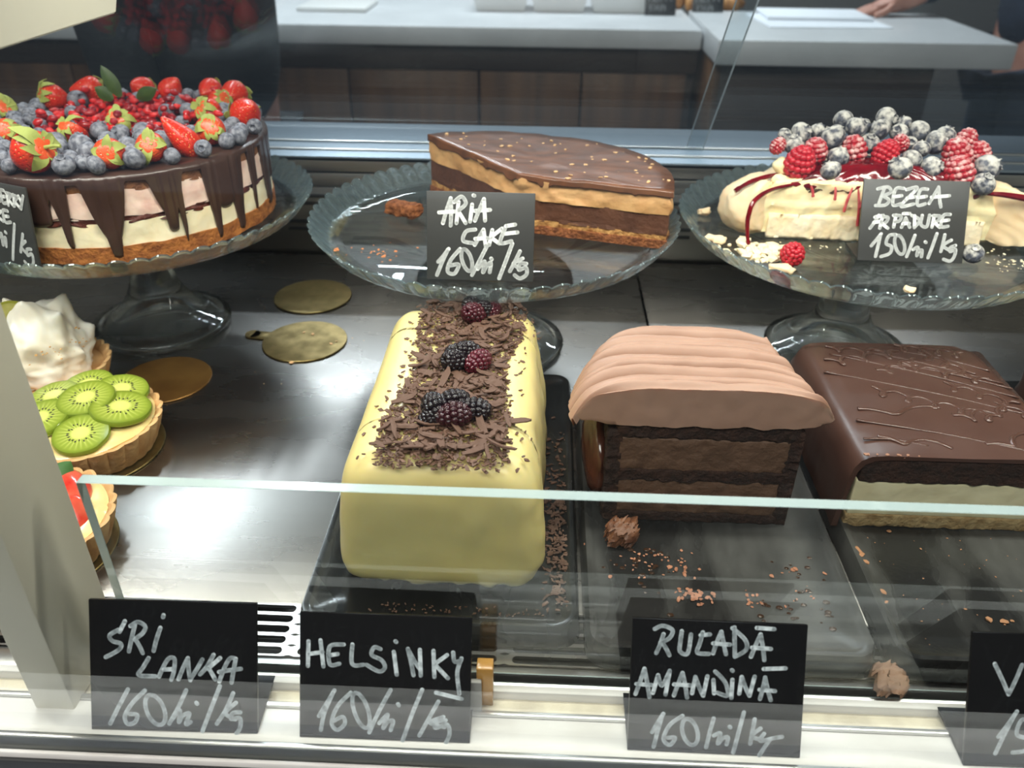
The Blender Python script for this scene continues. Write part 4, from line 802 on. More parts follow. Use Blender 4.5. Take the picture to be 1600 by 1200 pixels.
def calyx_bm(seed, stem=0.0, n=8):
    bm = BM(); rng = random.Random(seed)
    for k in range(n):
        if rng.random() < .12: continue
        a = 2 * pi * k / n + rng.uniform(-.3, .3); L = rng.uniform(.8, 1.35); wd = rng.uniform(.24, .36); lift = rng.uniform(.02, .45) * rng.random(); tw = rng.uniform(-.3, .3)
        rows = []
        for t in (0, .2, .4, .6, .8, 1):
            ph = .10 + L * t; aa = a + tw * t * t; R = 1.07 + lift * t * t
            w_ = wd * (sin(pi * min(1, t * .88 + .14)) ** .7) if t < 1 else .015
            c_, s_ = cos(aa), sin(aa); r, z = sin(ph) * R, min(cos(ph) * 1.22, .90) * R
            rows.append([Vector((r * c_ - q * w_ * s_, r * s_ + q * w_ * c_, z + .09 * abs(q) * (1 - t) + .03 * rng.random())) for q in (-1, 0, 1)])
        V = [[bm.verts.new(p) for p in row] for row in rows]; V2 = [[bm.verts.new(p - p.normalized() * .04) for p in row] for row in rows]
        m_ = len(rows) - 1
        for i in range(m_):
            for j in range(2):
                bm.faces.new((V[i][j], V[i][j + 1], V[i + 1][j + 1], V[i + 1][j])); bm.faces.new((V2[i][j], V2[i + 1][j], V2[i + 1][j + 1], V2[i][j + 1]))
            for j in (0, 2): bm.faces.new((V[i][j], V[i + 1][j], V2[i + 1][j], V2[i][j]))
    if stem: tube(bm, [(0, 0, .86), (.03, 0, .95 + stem * .3), (.10, .03, .92 + stem * .7), (.22, .05, .9 + stem)], [.12, .085, .075, .075], 8)
    return bm
def put_straw(x, y, r, kind, k):
    lab = 'red strawberry with pale green leaves among the berries on the chocolate drip cake'
    if kind == 'whole': lab = 'largest whole strawberry with green stem at the front of the drip cake'
    if kind == 'wedge': lab = 'long cut strawberry wedge lying at the front rim of the drip cake'
    t = thing('strawberry', lab, 'strawberry', group='strawberries on the chocolate drip cake')
    t.scale = (r, r, r) if kind != 'wedge' else (r * .72, r, r * 1.25)
    obj('fruit', straw_bm(kind, k * 5), [STRM, STRIN], t)
    if kind != 'wedge': obj('leaves', calyx_bm(k, 1.0 if kind == 'whole' else .15), LEAFM, t)
    rot = {'whole': (.55, 1.15, .25), 'calyx': (1.0, rngB.uniform(.3, .9), rngB.uniform(-.3, .8)), 'wedge': (-.25, 2.55, .12), 'up': (rngB.uniform(1.5, 2.6), rngB.uniform(-.3, .3), rngB.uniform(2.0, 4.2)), 'flat': (.75, rngB.uniform(-1.2, 1.2), rngB.uniform(-.3, .3))}[kind]
    t.rotation_euler = rot
    t.location = (x, y, TOPZ + r * (.92 if kind != 'up' else 1.05))
    return t
for k, (x, y, r, kind) in enumerate(STRAW): put_straw(x, y, r, kind, k)
# two dark leaves standing up behind the berries
def leaf_bm(L, W, curl, th=.0006):
    bm = BM(); rows = []
    for i in range(9):
        t = i / 8; w_ = W * sin(pi * min(1, t * .93 + .07)) ** .8 * (1 if i < 8 else .05)
        rows.append([Vector((q * w_, curl * t * t * L + abs(q) * w_ * .25, t * L)) for q in (-1, -.5, 0, .5, 1)])
    a = [[bm.verts.new(p) for p in r_] for r_ in rows]; c_ = [[bm.verts.new(p + Vector((0, th, 0))) for p in r_] for r_ in rows]
    for i in range(8):
        for j in range(4):
            bm.faces.new((a[i][j], a[i][j + 1], a[i + 1][j + 1], a[i + 1][j])); bm.faces.new((c_[i][j], c_[i + 1][j], c_[i + 1][j + 1], c_[i][j + 1]))
        for j in (0, 4): bm.faces.new((a[i][j], a[i + 1][j], c_[i + 1][j], c_[i][j]))
    return bm
for lab, p, L_, rot in (('upright dark green leaf standing tallest behind the drip cake berries', (-.4045, .790, .205), .030, (.1, -.35, .5)),
                        ('small dark green leaf tilting left behind the drip cake berries', (-.411, .787, .203), .018, (.1, -.9, .2)),
                        ('dark green leaf lying right of the back strawberry on the drip cake', (-.389, .790, .204), .024, (.3, 1.15, -.1))):
    o = obj('mint_leaf', leaf_bm(L_, .0065, .25), LEAFD, loc=p, rot=rot); tag(o, lab, 'leaf')
# ------------------------------------------------------------------ layered mousse cake on the middle stand
GLAZE = pmat('brown_mirror_glaze', srgb(92, 58, 40), 0.32, col2=srgb(120, 76, 50), scale=45, bump=.25, bscale=80, bdist=.0015, coat=.2, stretch=(1, 2, 1))
CARAM = pmat('caramel_cream', srgb(205, 160, 108), 0.6, col2=srgb(188, 140, 90), scale=60, bump=.5, bscale=160, bdist=.002, sss=.1)
MOUSSE = pmat('chocolate_mousse', srgb(92, 56, 38), 0.6, col2=srgb(76, 44, 29), scale=70, bump=.6, bscale=260, bdist=.0015)
CRUNCH = pmat('wafer_crunch', srgb(196, 150, 90), 0.8, col2=srgb(140, 88, 42), scale=180, bump=.9, bscale=420, bdist=.002)
CRUST = pmat('cocoa_biscuit', srgb(150, 90, 50), 0.85, col2=srgb(104, 56, 28), scale=200, bump=1.0, bscale=420, bdist=.003)
FLECK = pmat('pale_nut_fleck', srgb(214, 172, 122), 0.6)
ac = thing('mousse_cake', 'cut layered chocolate and caramel mousse cake on the middle stand', 'cake', (-.021, .688, .1196))
A0, A1, RA = radians(-15), radians(133), .130
def sector(dr=0.0, inset=0.0):
    pts = []
    def seg(a, b, n):
        for k in range(n): pts.append((a[0] + (b[0] - a[0]) * k / n, a[1] + (b[1] - a[1]) * k / n))
    R = RA + dr
    am = (A0 + A1) / 2; o = (inset * cos(am), inset * sin(am))
    e0 = (R * cos(A0) + o[0], R * sin(A0) + o[1]); e1 = (R * cos(A1) + o[0], R * sin(A1) + o[1])
    seg(o, e0, 46)
    for k in range(64):
        a = A0 + (A1 - A0) * k / 64; pts.append((R * cos(a) + o[0], R * sin(a) + o[1]))
    seg(e1, o, 46)
    return pts
def tiltz(co):
    co.z *= 1 + .15 * max(0, min(1, (.02 - co.x) / .11)); return co
def sl(z0, z1, mat, name, amp, sc, seed, dr=0, inset=0, nz=5, zw=0.0, extra=None):
    OL = sector(dr, inset)
    def f(co, k, i, s):
        if s < 1: 
            co.z += zw * fbm((co.x * 40, co.y * 40, 2), 1, seed); return tiltz(co)
        d = Vector((co.x - .02, co.y - .05, 0)).normalized()
        co = co + d * amp * fbm((co.x * 100, co.y * 100, co.z * 130), sc, seed)
        co.z += zw * fbm((co.x * 40, co.y * 40, 2), 1, seed)
        return tiltz(extra(co, k, i) if extra else co)
    zs = [z0 + (z1 - z0) * k / nz for k in range(nz + 1)]
    return obj(name, blob_prism(OL, zs, f), mat, ac, angle=180 if extra else 50)
sl(0, .0075, CRUST, 'biscuit_base', .0024, .8, 1, dr=.001, inset=-.001)
sl(.0065, .0125, CRUNCH, 'wafer_layer', .0016, 1.0, 4, inset=.0005)
sl(.0115, .0165, MOUSSE, 'brownie_layer', .0016, 1.2, 9, inset=.0002)
sl(.0155, .0305, MOUSSE, 'chocolate_mousse_layer', .0006, .6, 12, inset=.0003, zw=.0008)
sl(.0300, .0475, CARAM, 'caramel_cream_layer', .0034, .7, 15, inset=-.0005, zw=.0008, nz=8)
def gl(co, k, i):
    if k <= 1: co.z -= .0055 * max(0, fbm((co.x * 70, co.y * 70, 5), 1, 3)) + .0008
    return co
sl(.0462, .0505, GLAZE, 'glaze_top', .0012, .5, 21, dr=.0025, inset=-.0018, zw=.0008, nz=4, extra=gl)
rng = random.Random(5); bm = BM()
for k in range(60):
    a = rng.uniform(A0 + .1, A1 - .1); r = RA * sqrt(rng.uniform(.05, .96))
    x_, y_ = r * cos(a), r * sin(a); crumb(bm, (x_, y_, .0502 * (1 + .15 * max(0, min(1, (.02 - x_) / .11)))), rng.uniform(.0010, .0030), rng, .5)
fl = obj('nut_flecks', bm, FLECK, ac); fl['kind'] = 'stuff'
# broken crust left of the cake and crumbs on its plate
o = obj('cake_scrap', rbox(.034, .016, .012, .004, .002, lambda c: c + Vector((1, .6, .6)) * .003 * fbm(c * 260, 1, 3)), CRUST, loc=(-.128, .722, .1194), rot=(0, 0, -.5))
tag(o, 'torn brown biscuit scrap left of the cut mousse cake', 'cake scrap')
rng = random.Random(8); bm = BM()
for k in range(26): crumb(bm, (rng.gauss(-.135, .014), rng.gauss(.630, .010), .1190), rng.uniform(.0006, .0020), rng, .6)
for k in range(5): crumb(bm, (-.172 + rng.gauss(0, .003), .637 + rng.gauss(0, .002), .1190), .0018, rng, .6)
o = obj('biscuit_crumbs', bm, pmat('orange_crumb', srgb(190, 118, 70), .8)); tag(o, 'orange biscuit crumbs on the empty half of the middle plate', 'crumbs', kind='stuff')

# ------------------------------------------------------------------ meringue berry cake on the right stand
MER = pmat('meringue', srgb(238, 216, 180), 0.7, col2=srgb(230, 200, 158), scale=30, bump=.25, bscale=70, bdist=.002, sss=.2)
MERW = pmat('white_meringue', srgb(244, 230, 200), 0.8, col2=srgb(234, 212, 172), scale=70, bump=.6, bscale=160, bdist=.002, sss=.15)
VCRM = pmat('vanilla_cream', srgb(248, 234, 190), 0.5, col2=srgb(242, 222, 172), scale=50, bump=.4, bscale=110, bdist=.002, sss=.2)
SAUCE = pmat('red_berry_sauce', srgb(120, 8, 22), 0.12, col2=srgb(84, 4, 16), scale=60, coat=.4)
STAIN = pmat('berry_stain', srgb(206, 96, 96), 0.4, col2=srgb(176, 50, 60), scale=120)
bz = thing('meringue_cake', 'cut meringue cake with cream and red sauce on the right stand', 'cake', (.286, .690, .1196))
def half(rx, ry, y0, n1=60, n2=60, sk=-.05):
    pts = [(-rx + 2 * rx * k / n1, y0 + sk * (-rx + 2 * rx * k / n1)) for k in range(n1)]
    return pts + [(rx * cos(pi * k / n2), y0 + ry * sin(pi * k / n2) + sk * rx * cos(pi * k / n2)) for k in range(n2)]
def shell(co, k, i, s):
    z = co.z; kx = 1 + .10 * sin(pi * min(1, z / .05)) - .30 * max(0, (z - .022) / .04) ** 1.6
    if s < 1: co.z += .004 * (1 - s)
    co = Vector((co.x * kx, (co.y) * (kx if co.y > .012 else 1), co.z))
    w_ = fbm((co.x * 30, co.y * 30, co.z * 20), 1, 4)
    return co + Vector((co.x, co.y if co.y > .01 else 0, 0)).normalized() * .0035 * w_
obj('meringue_shell', blob_prism(half(.100, .100, .004), [0, .004, .01, .016, .022, .028, .034, .040, .046, .050], shell), MER, bz, angle=180)
for s, (cx, cy, rx, ry, rz) in ((-1, (-.098, .022, .028, .046, .0235)), (1, (.108, .004, .030, .050, .026))):
    def f(p, s=s):
        q = Vector((p.x * rx, p.y * ry, p.z * rz)); q.z += .006 * p.x * -s; q.y += .012 * max(0, -p.z) - .008 * max(0, p.z)
        q += q.normalized() * .0042 * fbm(q * 48, 1, 3 + s)
        nn = Vector((.62 * -s, -.78, .12)).normalized(); dd = q.dot(nn) - .0155
        if dd > 0: q -= nn * dd * .93; q += nn * .0012 * fbm(q * 160, 1, 5)
        q.z = max(q.z, -rz * .92); return q
    obj('meringue_lobe', ball(1, 56, 40, f), MER, bz, loc=(cx, cy, rz * .92), rot=(0, 0, -s * .15), angle=55)
def cream(co, k, i, s):
    kx = 1 - .14 * max(0, (co.z - .03) / .03)
    fr = co.y < .004
    co = Vector((co.x * kx, co.y, co.z))
    if s == 1 and fr: co.y += .0030 * fbm((co.x * 55, co.z * 75, 3), 1, 8) - .0015 * (1 if abs(co.z - .030) < .0015 else 0)
    if s < 1: co.z += .012 * (1 - s)
    return co
crf = obj('cream_filling', blob_prism(half(.096, .06, -.0035, 110, 50), [.004 + .0445 * k / 16 for k in range(17)], cream), VCRM, bz, angle=60)
def mw(co, k, i, s):
    if s == 1: co.y += -.0025 * abs(fbm((co.x * 90, co.z * 160, 1), 1, 2)) - .0015 * (1 - co.z / .022)
    return co
obj('meringue_base', blob_prism(half(.090, .05, -.0042, 140, 40), [0, .002, .005, .009, .013, .017, .021], mw), MERW, bz, angle=180)
def sauce(co, k, i, s):
    r = 1 + .10 * fbm((cos(i * .12) * 2, sin(i * .12) * 2, 0), 1, 6)
    co = Vector((co.x * r, co.y * (r if co.y > .01 else 1), co.z))
    if s == 1:
        co.z -= .006 * max(0, fbm((co.x * 80, co.y * 80, 0), 1, 3)); 
        if k == 0: co.z -= .004
    h = (1 - s); co.z += .015 * sin(min(1, h * 1.3) * pi / 2) + .0015 * fbm((co.x * 120, co.y * 120, 0), 1, 5)
    return co
sau = obj('berry_sauce', blob_prism(half(.080, .070, -.0030, 80, 60), [.0455, .0475], sauce, cap=10), SAUCE, bz, angle=180)
# sauce running down both ends and faint stains on the cut
def run(pts, r): 
    bm = BM(); P = smooth_path(pts, 6); P = [Vector(p) for p in P]; n_ = len(P)
    tube(bm, P, [r * (.6 + .5 * sin(pi * k / n_) + (.35 if k > n_ - 4 else 0)) for k in range(n_)], 8); return bm
obj('sauce_run', run([(-.074, .000, .047), (-.088, -.004, .045), (-.100, -.012, .043), (-.110, -.018, .036), (-.113, -.022, .024), (-.112, -.024, .012), (-.110, -.026, .002)], .0019), SAUCE, sau)
obj('sauce_run', run([(-.072, .020, .050), (-.090, .016, .049), (-.108, .010, .045), (-.121, .006, .038)], .0020), SAUCE, sau)
obj('sauce_run', run([(.084, -.010, .046), (.096, -.020, .048), (.112, -.030, .047), (.126, -.036, .038), (.136, -.036, .020)], .0026), SAUCE, sau)
for x_, z1, z2, dx in ((-.021, .046, .014, .004), (-.026, .047, .026, -.002), (-.060, .047, .038, .002), (-.012, .046, .030, -.003), (.055, .046, .037, .002), (-.040, .047, .036, .001)):
    obj('sauce_streak', run([(x_, -.0066 - .05 * x_, z1), (x_ + dx, -.0072 - .05 * x_, (z1 + z2) / 2), (x_ + dx * 1.5, -.0076 - .05 * x_, z2)], .0011), STAIN, crf)
# cream dollops at the left shoulder
for p, r in (((-.079, .022, .056), .009), ((-.068, .012, .051), .007), ((-.083, .010, .047), .007)):
    def f(q, r=r):
        q = Vector((q.x * r, q.y * r, q.z * r * .8)); return q + q.normalized() * .0016 * fbm(q * 150, 1, r * 900)
    obj('cream_dollop', ball(1, 16, 12, f), VCRM, bz, loc=p)
for x, y, z, r in ZBLUE:
    put_berry(BBD, 'blueberry', x, y, z, r, 'sugar dusted blueberry heaped on top of the cut meringue cake', 'sugared blueberries on the meringue cake')
put_berry(BBD, 'blueberry', .3545, .6440, .1268, .0085, 'sugar dusted blueberry fallen on the plate right of the BEZEA tag', 'fallen fruit on the right plate')
# raspberries
RASP = berry_material('sugared_raspberry', srgb(176, 28, 44), srgb(150, 16, 34), dust=srgb(236, 214, 208), dustramp=(.52, .80))
RASPC = berry_material('raspberry', srgb(190, 30, 46), srgb(158, 16, 34))
for mm in (RASP, RASPC): mm.node_tree.nodes['Principled BSDF'].inputs['Roughness'].default_value = .35
def raspberry_bm(seed):
    bm = BM(); rng = random.Random(seed); k = 0
    for row in range(7):
        th = -1.25 + row * .40; n_ = max(3, int(cos(th) * 12 + 2.5))
        for i in range(n_):
            a = 2 * pi * (i + .5 * (row % 2)) / n_ + rng.uniform(-.06, .06)
            rr = .80 * cos(th) * (1 if th < .3 else .94); p = Vector((rr * cos(a), rr * sin(a), sin(th) * 1.0))
            b2 = BM(); bmesh.ops.create_icosphere(b2, subdivisions=2, radius=.255)
            for v in b2.verts: v.co = v.co * rng.uniform(.97, 1.03) + p
            merge(bm, b2)
    b2 = ball(.72, 14, 10, lambda p: Vector((p.x, p.y, p.z * 1.2 - .05))); merge(bm, b2)
    return bm
RM = [mesh_of(raspberry_bm(s), 'raspberry', RASP) for s in (1, 2)]; RMC = [mesh_of(raspberry_bm(5), 'raspberry', RASPC)]
for i, (x, y, z, r) in enumerate(ZRASP):
    o = put_berry(RM if i not in (0, 3) else RMC, 'raspberry', x, y, z, r, 'sugar dusted red raspberry among blueberries on the meringue cake', 'raspberries on the meringue cake', 'raspberry')
    o.rotation_euler = (rngB.uniform(-.5, 1.0), rngB.uniform(-.5, .5), rngB.uniform(0, 6))
o = put_berry(RMC, 'raspberry', .2032, .6285, .1288, .0098, 'red raspberry fallen at the front left of the right plate', 'fallen fruit on the right plate', 'raspberry')
# meringue fragments on the plate
rng = random.Random(4); bm = BM()
for k in range(120):
    crumb(bm, (rng.gauss(.184, .012), rng.gauss(.655, .011), .1190), rng.uniform(.0012, .0058), rng, .8)
for k in range(60): crumb(bm, (rng.uniform(.18, .40), rng.gauss(.668, .005), .1190), rng.uniform(.0005, .0014), rng, .8)
for k in range(50): crumb(bm, (rng.gauss(.395, .016), rng.gauss(.640, .008), .1190), rng.uniform(.0005, .0016), rng, .8)
o = obj('meringue_crumbs', bm, MERW); tag(o, 'pale meringue crumbs strewn before the cut meringue cake', 'crumbs', kind='stuff')
def frag(lab, p, d, rz, seed):
    o = obj('meringue_piece', rbox(d[0], d[1], d[2], d[2] * .45, .0025, lambda c: c + Vector((.8, .8, .3)) * .0030 * fbm(c * 170, 1, seed)), MER, loc=p, rot=(0, 0, rz)); tag(o, lab, 'meringue piece', 'meringue pieces on the right plate')
frag('flat meringue piece lying left of the meringue cake', (.150, .676, .1188), (.019, .010, .005), -.4, 1)
frag('small meringue piece at the back rim of the right plate', (.151, .744, .1188), (.012, .006, .006), .1, 2)
frag('white meringue piece under the fallen raspberry', (.194, .618, .1188), (.020, .010, .004), -.5, 3)
frag('pale meringue crumb at the front rim of the right plate', (.283, .585, .1188), (.009, .005, .003), .0, 4)
# ------------------------------------------------------------------ black trays on the deck
TRAYM = pmat('black_tray', (0.012, 0.013, 0.014), 0.16, col2=(0.030, 0.031, 0.032), scale=25, ramp=(.5, .75), rough2=.42, bump=.03, bscale=300, stretch=(1, .3, 1))
TRAYS = pmat('scuffed_black_tray', (0.016, 0.016, 0.016), 0.22, col2=(0.10, 0.098, 0.094), scale=26, ramp=(.44, .78), rough2=.5, bump=.06, bscale=420, detail=8, stretch=(1, .35, 1))
def tray_bm(w_, d_, h=.015, rim=.004):
    """shallow tray: flat floor, low rounded rim, walls flaring to the deck; origin at the centre of the base"""
    bm = BM()
    def rr(hw, hd, r, z, n=8):
        out = []
        for (sx, sy, a0) in ((1, 1, 0), (-1, 1, pi / 2), (-1, -1, pi), (1, -1, 3 * pi / 2)):
            for k in range(n + 1):
                a = a0 + pi / 2 * k / n; out.append((sx * (hw - r) + r * cos(a), sy * (hd - r) + r * sin(a), z))
        return [bm.verts.new(p) for p in out]
    W, D = w_ / 2, d_ / 2
    L = [rr(W + .002, D + .002, .014, 0), rr(W + .0015, D + .0015, .014, .002), rr(W, D, .013, h - .002), rr(W - .001, D - .001, .0125, h), rr(W - .0035, D - .0035, .011, h),
         rr(W - .0055, D - .0055, .010, h - .0008), rr(W - .008, D - .008, .008, h - .0022), rr(W - .03, D - .03, .006, h - .0024)]
    for A, B in zip(L, L[1:]):
        n = len(A)
        for i in range(n): bm.faces.new((A[i], A[(i + 1) % n], B[(i + 1) % n], B[i]))
    bm.faces.new(L[0][::-1]); bm.faces.new(L[-1])
    return bm
def tray(lab, x0, x1, y0, y1, mat, rz=0):
    o = obj('serving_tray', tray_bm(x1 - x0, y1 - y0), mat, loc=((x0 + x1) / 2, (y0 + y1) / 2, 0.0003), rot=(0, 0, rz)); tag(o, lab, 'tray', 'black trays on the deck'); return o
tray('black tray under the yellow loaf cake with berries', -.138, .028, .331, .618, TRAYM)
tray('scuffed black tray under the cut cake with ridged cream', .034, .198, .318, .610, TRAYS)
tray('scuffed black tray under the dark chocolate slab cake', .208, .372, .318, .625, TRAYS)
tray('black tray at the right edge under the chocolate shard cake', .384, .55, .33, .63, TRAYM)
TZ = .0130

# ------------------------------------------------------------------ yellow glazed loaf
YELL = pmat('pale_yellow_glaze', srgb(232, 216, 150), 0.42, col2=srgb(228, 208, 138), scale=18, bump=.05, bscale=28, bdist=.003, sss=.25, sssr=(.006, .004, .001), coat=.12)
CH = .096
def loafshape(p):
    t = p.z / CH
    p.x *= 1.0 - .19 * max(0, t - .15) ** 1.1
    p.x *= 1 + .03 * sin(pi * t)
    if p.y < -.06: p.y += .005 * t
    if p.y > .06: p.y -= .006 * t
    d = .0016 * fbm((p.x * 20, p.y * 13, p.z * 22), 1, 4) + .0010 * fbm((p.x * 60, p.y * 34, p.z * 14), 1, 9) * (1.0 + .65 * math.tanh((p.x - .02) * 60))
    q = Vector((p.x, p.y * .4, (p.z - CH * .5) * .6)).normalized()
    b_ = max(0, min(1, (t - .72) / .26)); b_ = b_ * b_ * (3 - 2 * b_)
    p.z += .3 * d * b_; p += Vector((q.x, q.y, 0)) * d * (1.15 + .35 * math.tanh(p.x * 60)) * (1 - b_)
    if t < .12:
        fl = (1 - t / .12)
        p.x += .0045 * fl * (1 if p.x > 0 else -1)
        p.z += max(0, .0095 * fbm((p.x * 85, p.y * 50, 0), 1, 12)) * fl * (1 if p.y < -.08 else .25)
        if p.y < -.09: p.y -= .006 * fl * (.6 + fbm((p.x * 45, 0, 0), 1, 2))
    return p
lo = thing('loaf_cake', 'pale yellow glazed loaf cake topped with chocolate shavings and blackberries', 'cake', (-.056, .462, TZ))
obj('glazed_loaf', rbox(.124, .214, CH, .019, .0028, loafshape, 7), YELL, lo, angle=180)
LOT = TZ + CH
# fine shavings and big shards
SHARD = pmat('chocolate_shaving', srgb(112, 82, 66), 0.6, col2=srgb(82, 57, 45), scale=150, bump=.3, bscale=300)
rng = random.Random(21)
bm = BM()
def flake(bm, p, L, W, th, rng, tilt=.5):
    M = Matrix.Translation(Vector(p)) @ Matrix.Rotation(rng.uniform(0, 6.28), 4, 'Z') @ Matrix.Rotation(rng.uniform(-tilt, tilt), 4, 'X') @ Matrix.Rotation(rng.uniform(-tilt, tilt), 4, 'Y')
    pts = [(-L / 2, -W * rng.uniform(.1, .5)), (-L * .1, -W * rng.uniform(.4, .6)), (L / 2, -W * rng.uniform(0, .4)), (L * rng.uniform(.2, .45), W * rng.uniform(.2, .5)), (-L * rng.uniform(.2, .4), W * rng.uniform(.3, .55))]
    a = [bm.verts.new(M @ Vector((x, y, -th / 2))) for x, y in pts]; c = [bm.verts.new(M @ Vector((x, y + W * .08, th / 2 + W * .10 * (k % 2)))) for k, (x, y) in enumerate(pts)]
    bm.faces.new(a[::-1])
    for i in range(5): bm.faces.new((a[i], a[(i + 1) % 5], c[(i + 1) % 5], c[i]))
    cc = bm.verts.new(sum((v.co for v in c), Vector()) / 5)
    for i in range(5): bm.faces.new((c[i], c[(i + 1) % 5], cc))
def band(v): return -.054 + .006 * v, .037 + .004 * sin(v * 9)
for k in range(4200):
    v = rng.random(); y = .3585 + v * .2015; cx, hw = band(v)
    u = rng.gauss(0, .55) if k % 4 == 0 else rng.uniform(-.95, .95)
    if abs(u) > 1.25: continue
    x = cx + hw * u; dz = -max(0, abs(x + .056) - .036) * .35 - max(0, .370 - y) ** 2 * 26
    s = rng.uniform(.6, 1.5); flake(bm, (x, y, LOT + .0010 + dz + rng.uniform(0, .003) * (1 - abs(u) * .7 if abs(u) < 1 else 0)), .0032 * s, .0016 * s, .0005, rng, .6)
for k in range(420):
    x = rng.gauss(.016, .0055); y = rng.gauss(.415, .05)
    if .006 < x < .0245 and .345 < y < .6: 
        s = rng.uniform(.5, 1.7); flake(bm, (x, y, TZ + .0012), .0030 * s, .0014 * s, .0005, rng, .2)
for k in range(60): flake(bm, (rng.uniform(-.10, .01), rng.uniform(.340, .347), TZ + .0010), .0018, .0010, .0004, rng, .2)
o = obj('chocolate_shavings', bm, SHARD, smooth=False); tag(o, 'fine brown chocolate shavings sprinkled over the yellow loaf and its tray', 'chocolate shavings', kind='stuff')
SHM = []
for s in range(9):
    b2 = BM(); r2 = random.Random(s + 40)
    L = r2.uniform(.9, 1.5); W = r2.uniform(.30, .62); cur = r2.uniform(-.12, .25)
    N_ = 6; e1 = [r2.uniform(.55, 1.0) * W / 2 for _ in range(N_)]; e2 = [r2.uniform(.55, 1.0) * W / 2 for _ in range(N_)]
    e1[-1] *= .25; e2[-1] *= .3; e1[0] *= .5
    top, bot = [], []
    for k in range(N_):
        x = -L / 2 + L * k / (N_ - 1); zc = cur * (x * x * 1.6)
        top.append([b2.verts.new((x + r2.uniform(-.04, .04), q, zc + .035 + (.05 * r2.random() if j == 1 else 0) + cur * .6 * abs(q))) for j, q in enumerate((-e1[k], 0, e2[k]))])
        bot.append([b2.verts.new((x, q * .96, zc - .04 + cur * .6 * abs(q))) for q in (-e1[k], 0, e2[k])])
    for k in range(N_ - 1):
        for j in range(2):
            b2.faces.new((top[k][j], top[k][j + 1], top[k + 1][j + 1], top[k + 1][j])); b2.faces.new((bot[k][j], bot[k + 1][j], bot[k + 1][j + 1], bot[k][j + 1]))
        for j in (0, 2): b2.faces.new((top[k][j], top[k + 1][j], bot[k + 1][j], bot[k][j]))
    for k in (0, N_ - 1):
        for j in range(2): b2.faces.new((top[k][j], top[k][j + 1], bot[k][j + 1], bot[k][j]))
    bmesh.ops.recalc_face_normals(b2, faces=b2.faces)
    me = bpy.data.meshes.new('chocolate_shard'); b2.to_mesh(me); b2.free(); me.materials.append(SHARD); SHM.append(me)
BLK = [(-.0500, .4030), (-.0475, .4650), (-.0470, .5350)]
cnt = 0
for k in range(620):
    if cnt >= 210: break
    v = rng.random(); y = .367 + v * .193; cx, hw = band(v); u = rng.uniform(-.9, .9); x = cx + hw * u
    if any(math.hypot(x - a, y - b) < .013 for a, b in BLK): continue
    o = bpy.data.objects.new('chocolate_shard', rng.choice(SHM)); C.objects.link(o); cnt += 1
    s = rng.uniform(.0070, .0130) * (1.25 if cnt < 26 else 1)
    o.scale = (s, s, s); o.location = (x, y, LOT + rng.uniform(.0022, .0055))
    o.rotation_euler = (rng.uniform(-.45, .45), rng.uniform(-.35, .35), rng.uniform(0, 6.28))
    tag(o, 'brown chocolate shard scattered on top of the yellow loaf cake', 'chocolate shard', 'chocolate shards on the yellow loaf')
for i, (x, y, z, s, rz) in enumerate(((-.010, .4025, LOT + .003, .0125, .05), (-.022, .3920, LOT + .0035, .013, 2.4), (-.082, .392, LOT + .0035, .0135, .5))):
    o = bpy.data.objects.new('chocolate_shard', SHM[(i * 3 + 1) % 9]); C.objects.link(o); o.scale = (s, s, s); o.location = (x, y, z); o.rotation_euler = (.15, -.1, rz)
    tag(o, ('long pointed chocolate shard sticking out right beside the front blackberries', 'broad slanting chocolate shard in front right of the front blackberries', 'broad chocolate shard lying left of the front blackberries')[i], 'chocolate shard')
# blackberries in three clusters
m, nt, b_, out_ = nodes('blackberry_skin'); N, L = nt.nodes, nt.links
b_.inputs['Roughness'].default_value = .16; b_.inputs['Coat Weight'].default_value = .3
oi = N.new('ShaderNodeObjectInfo'); mx = N.new('ShaderNodeMix'); mx.data_type = 'RGBA'; mr = N.new('ShaderNodeMapRange'); mr.inputs[1].default_value = .72; mr.inputs[2].default_value = 1.1
mx.inputs[6].default_value = rgba(srgb(22, 14, 20)); mx.inputs[7].default_value = rgba(srgb(104, 12, 34)); L.new(oi.outputs['Random'], mr.inputs[0]); L.new(mr.outputs[0], mx.inputs[0]); L.new(mx.outputs[2], b_.inputs['Base Color'])
BLKM = m
BKM = [mesh_of(raspberry_bm(s + 20), 'blackberry', BLKM) for s in range(2)]
def cluster(ci, name, spots):
    for dx, dy, dz, r in spots:
        o = bpy.data.objects.new('blackberry', rng.choice(BKM)); C.objects.link(o)
        o.location = (BLK[ci][0] + dx, BLK[ci][1] + dy, LOT + .001 + r * .8 + dz); o.scale = (r, r, r * 1.15)
        o.rotation_euler = (rng.uniform(.6, 2.2), rng.uniform(-.6, .6), rng.uniform(0, 6.28))
        tag(o, 'dark glossy blackberry in the %s cluster on the yellow loaf' % name, 'blackberry', '%s cluster of blackberries' % name)
cluster(0, 'front', [(-.010, .001, 0, .0085), (.001, -.004, 0, .0082), (.013, .003, 0, .0078), (.000, .009, .002, .0076), (-.013, -.004, -.001, .006)])
cluster(1, 'middle', [(-.007, -.003, 0, .0082), (.008, -.002, 0, .0078), (.001, .007, .002, .0076), (-.006, .008, .001, .0068)])
cluster(2, 'back', [(-.001, -.005, 0, .0086), (.007, .004, 0, .0072), (-.003, .006, .003, .0072), (.012, .006, 0, .006)])

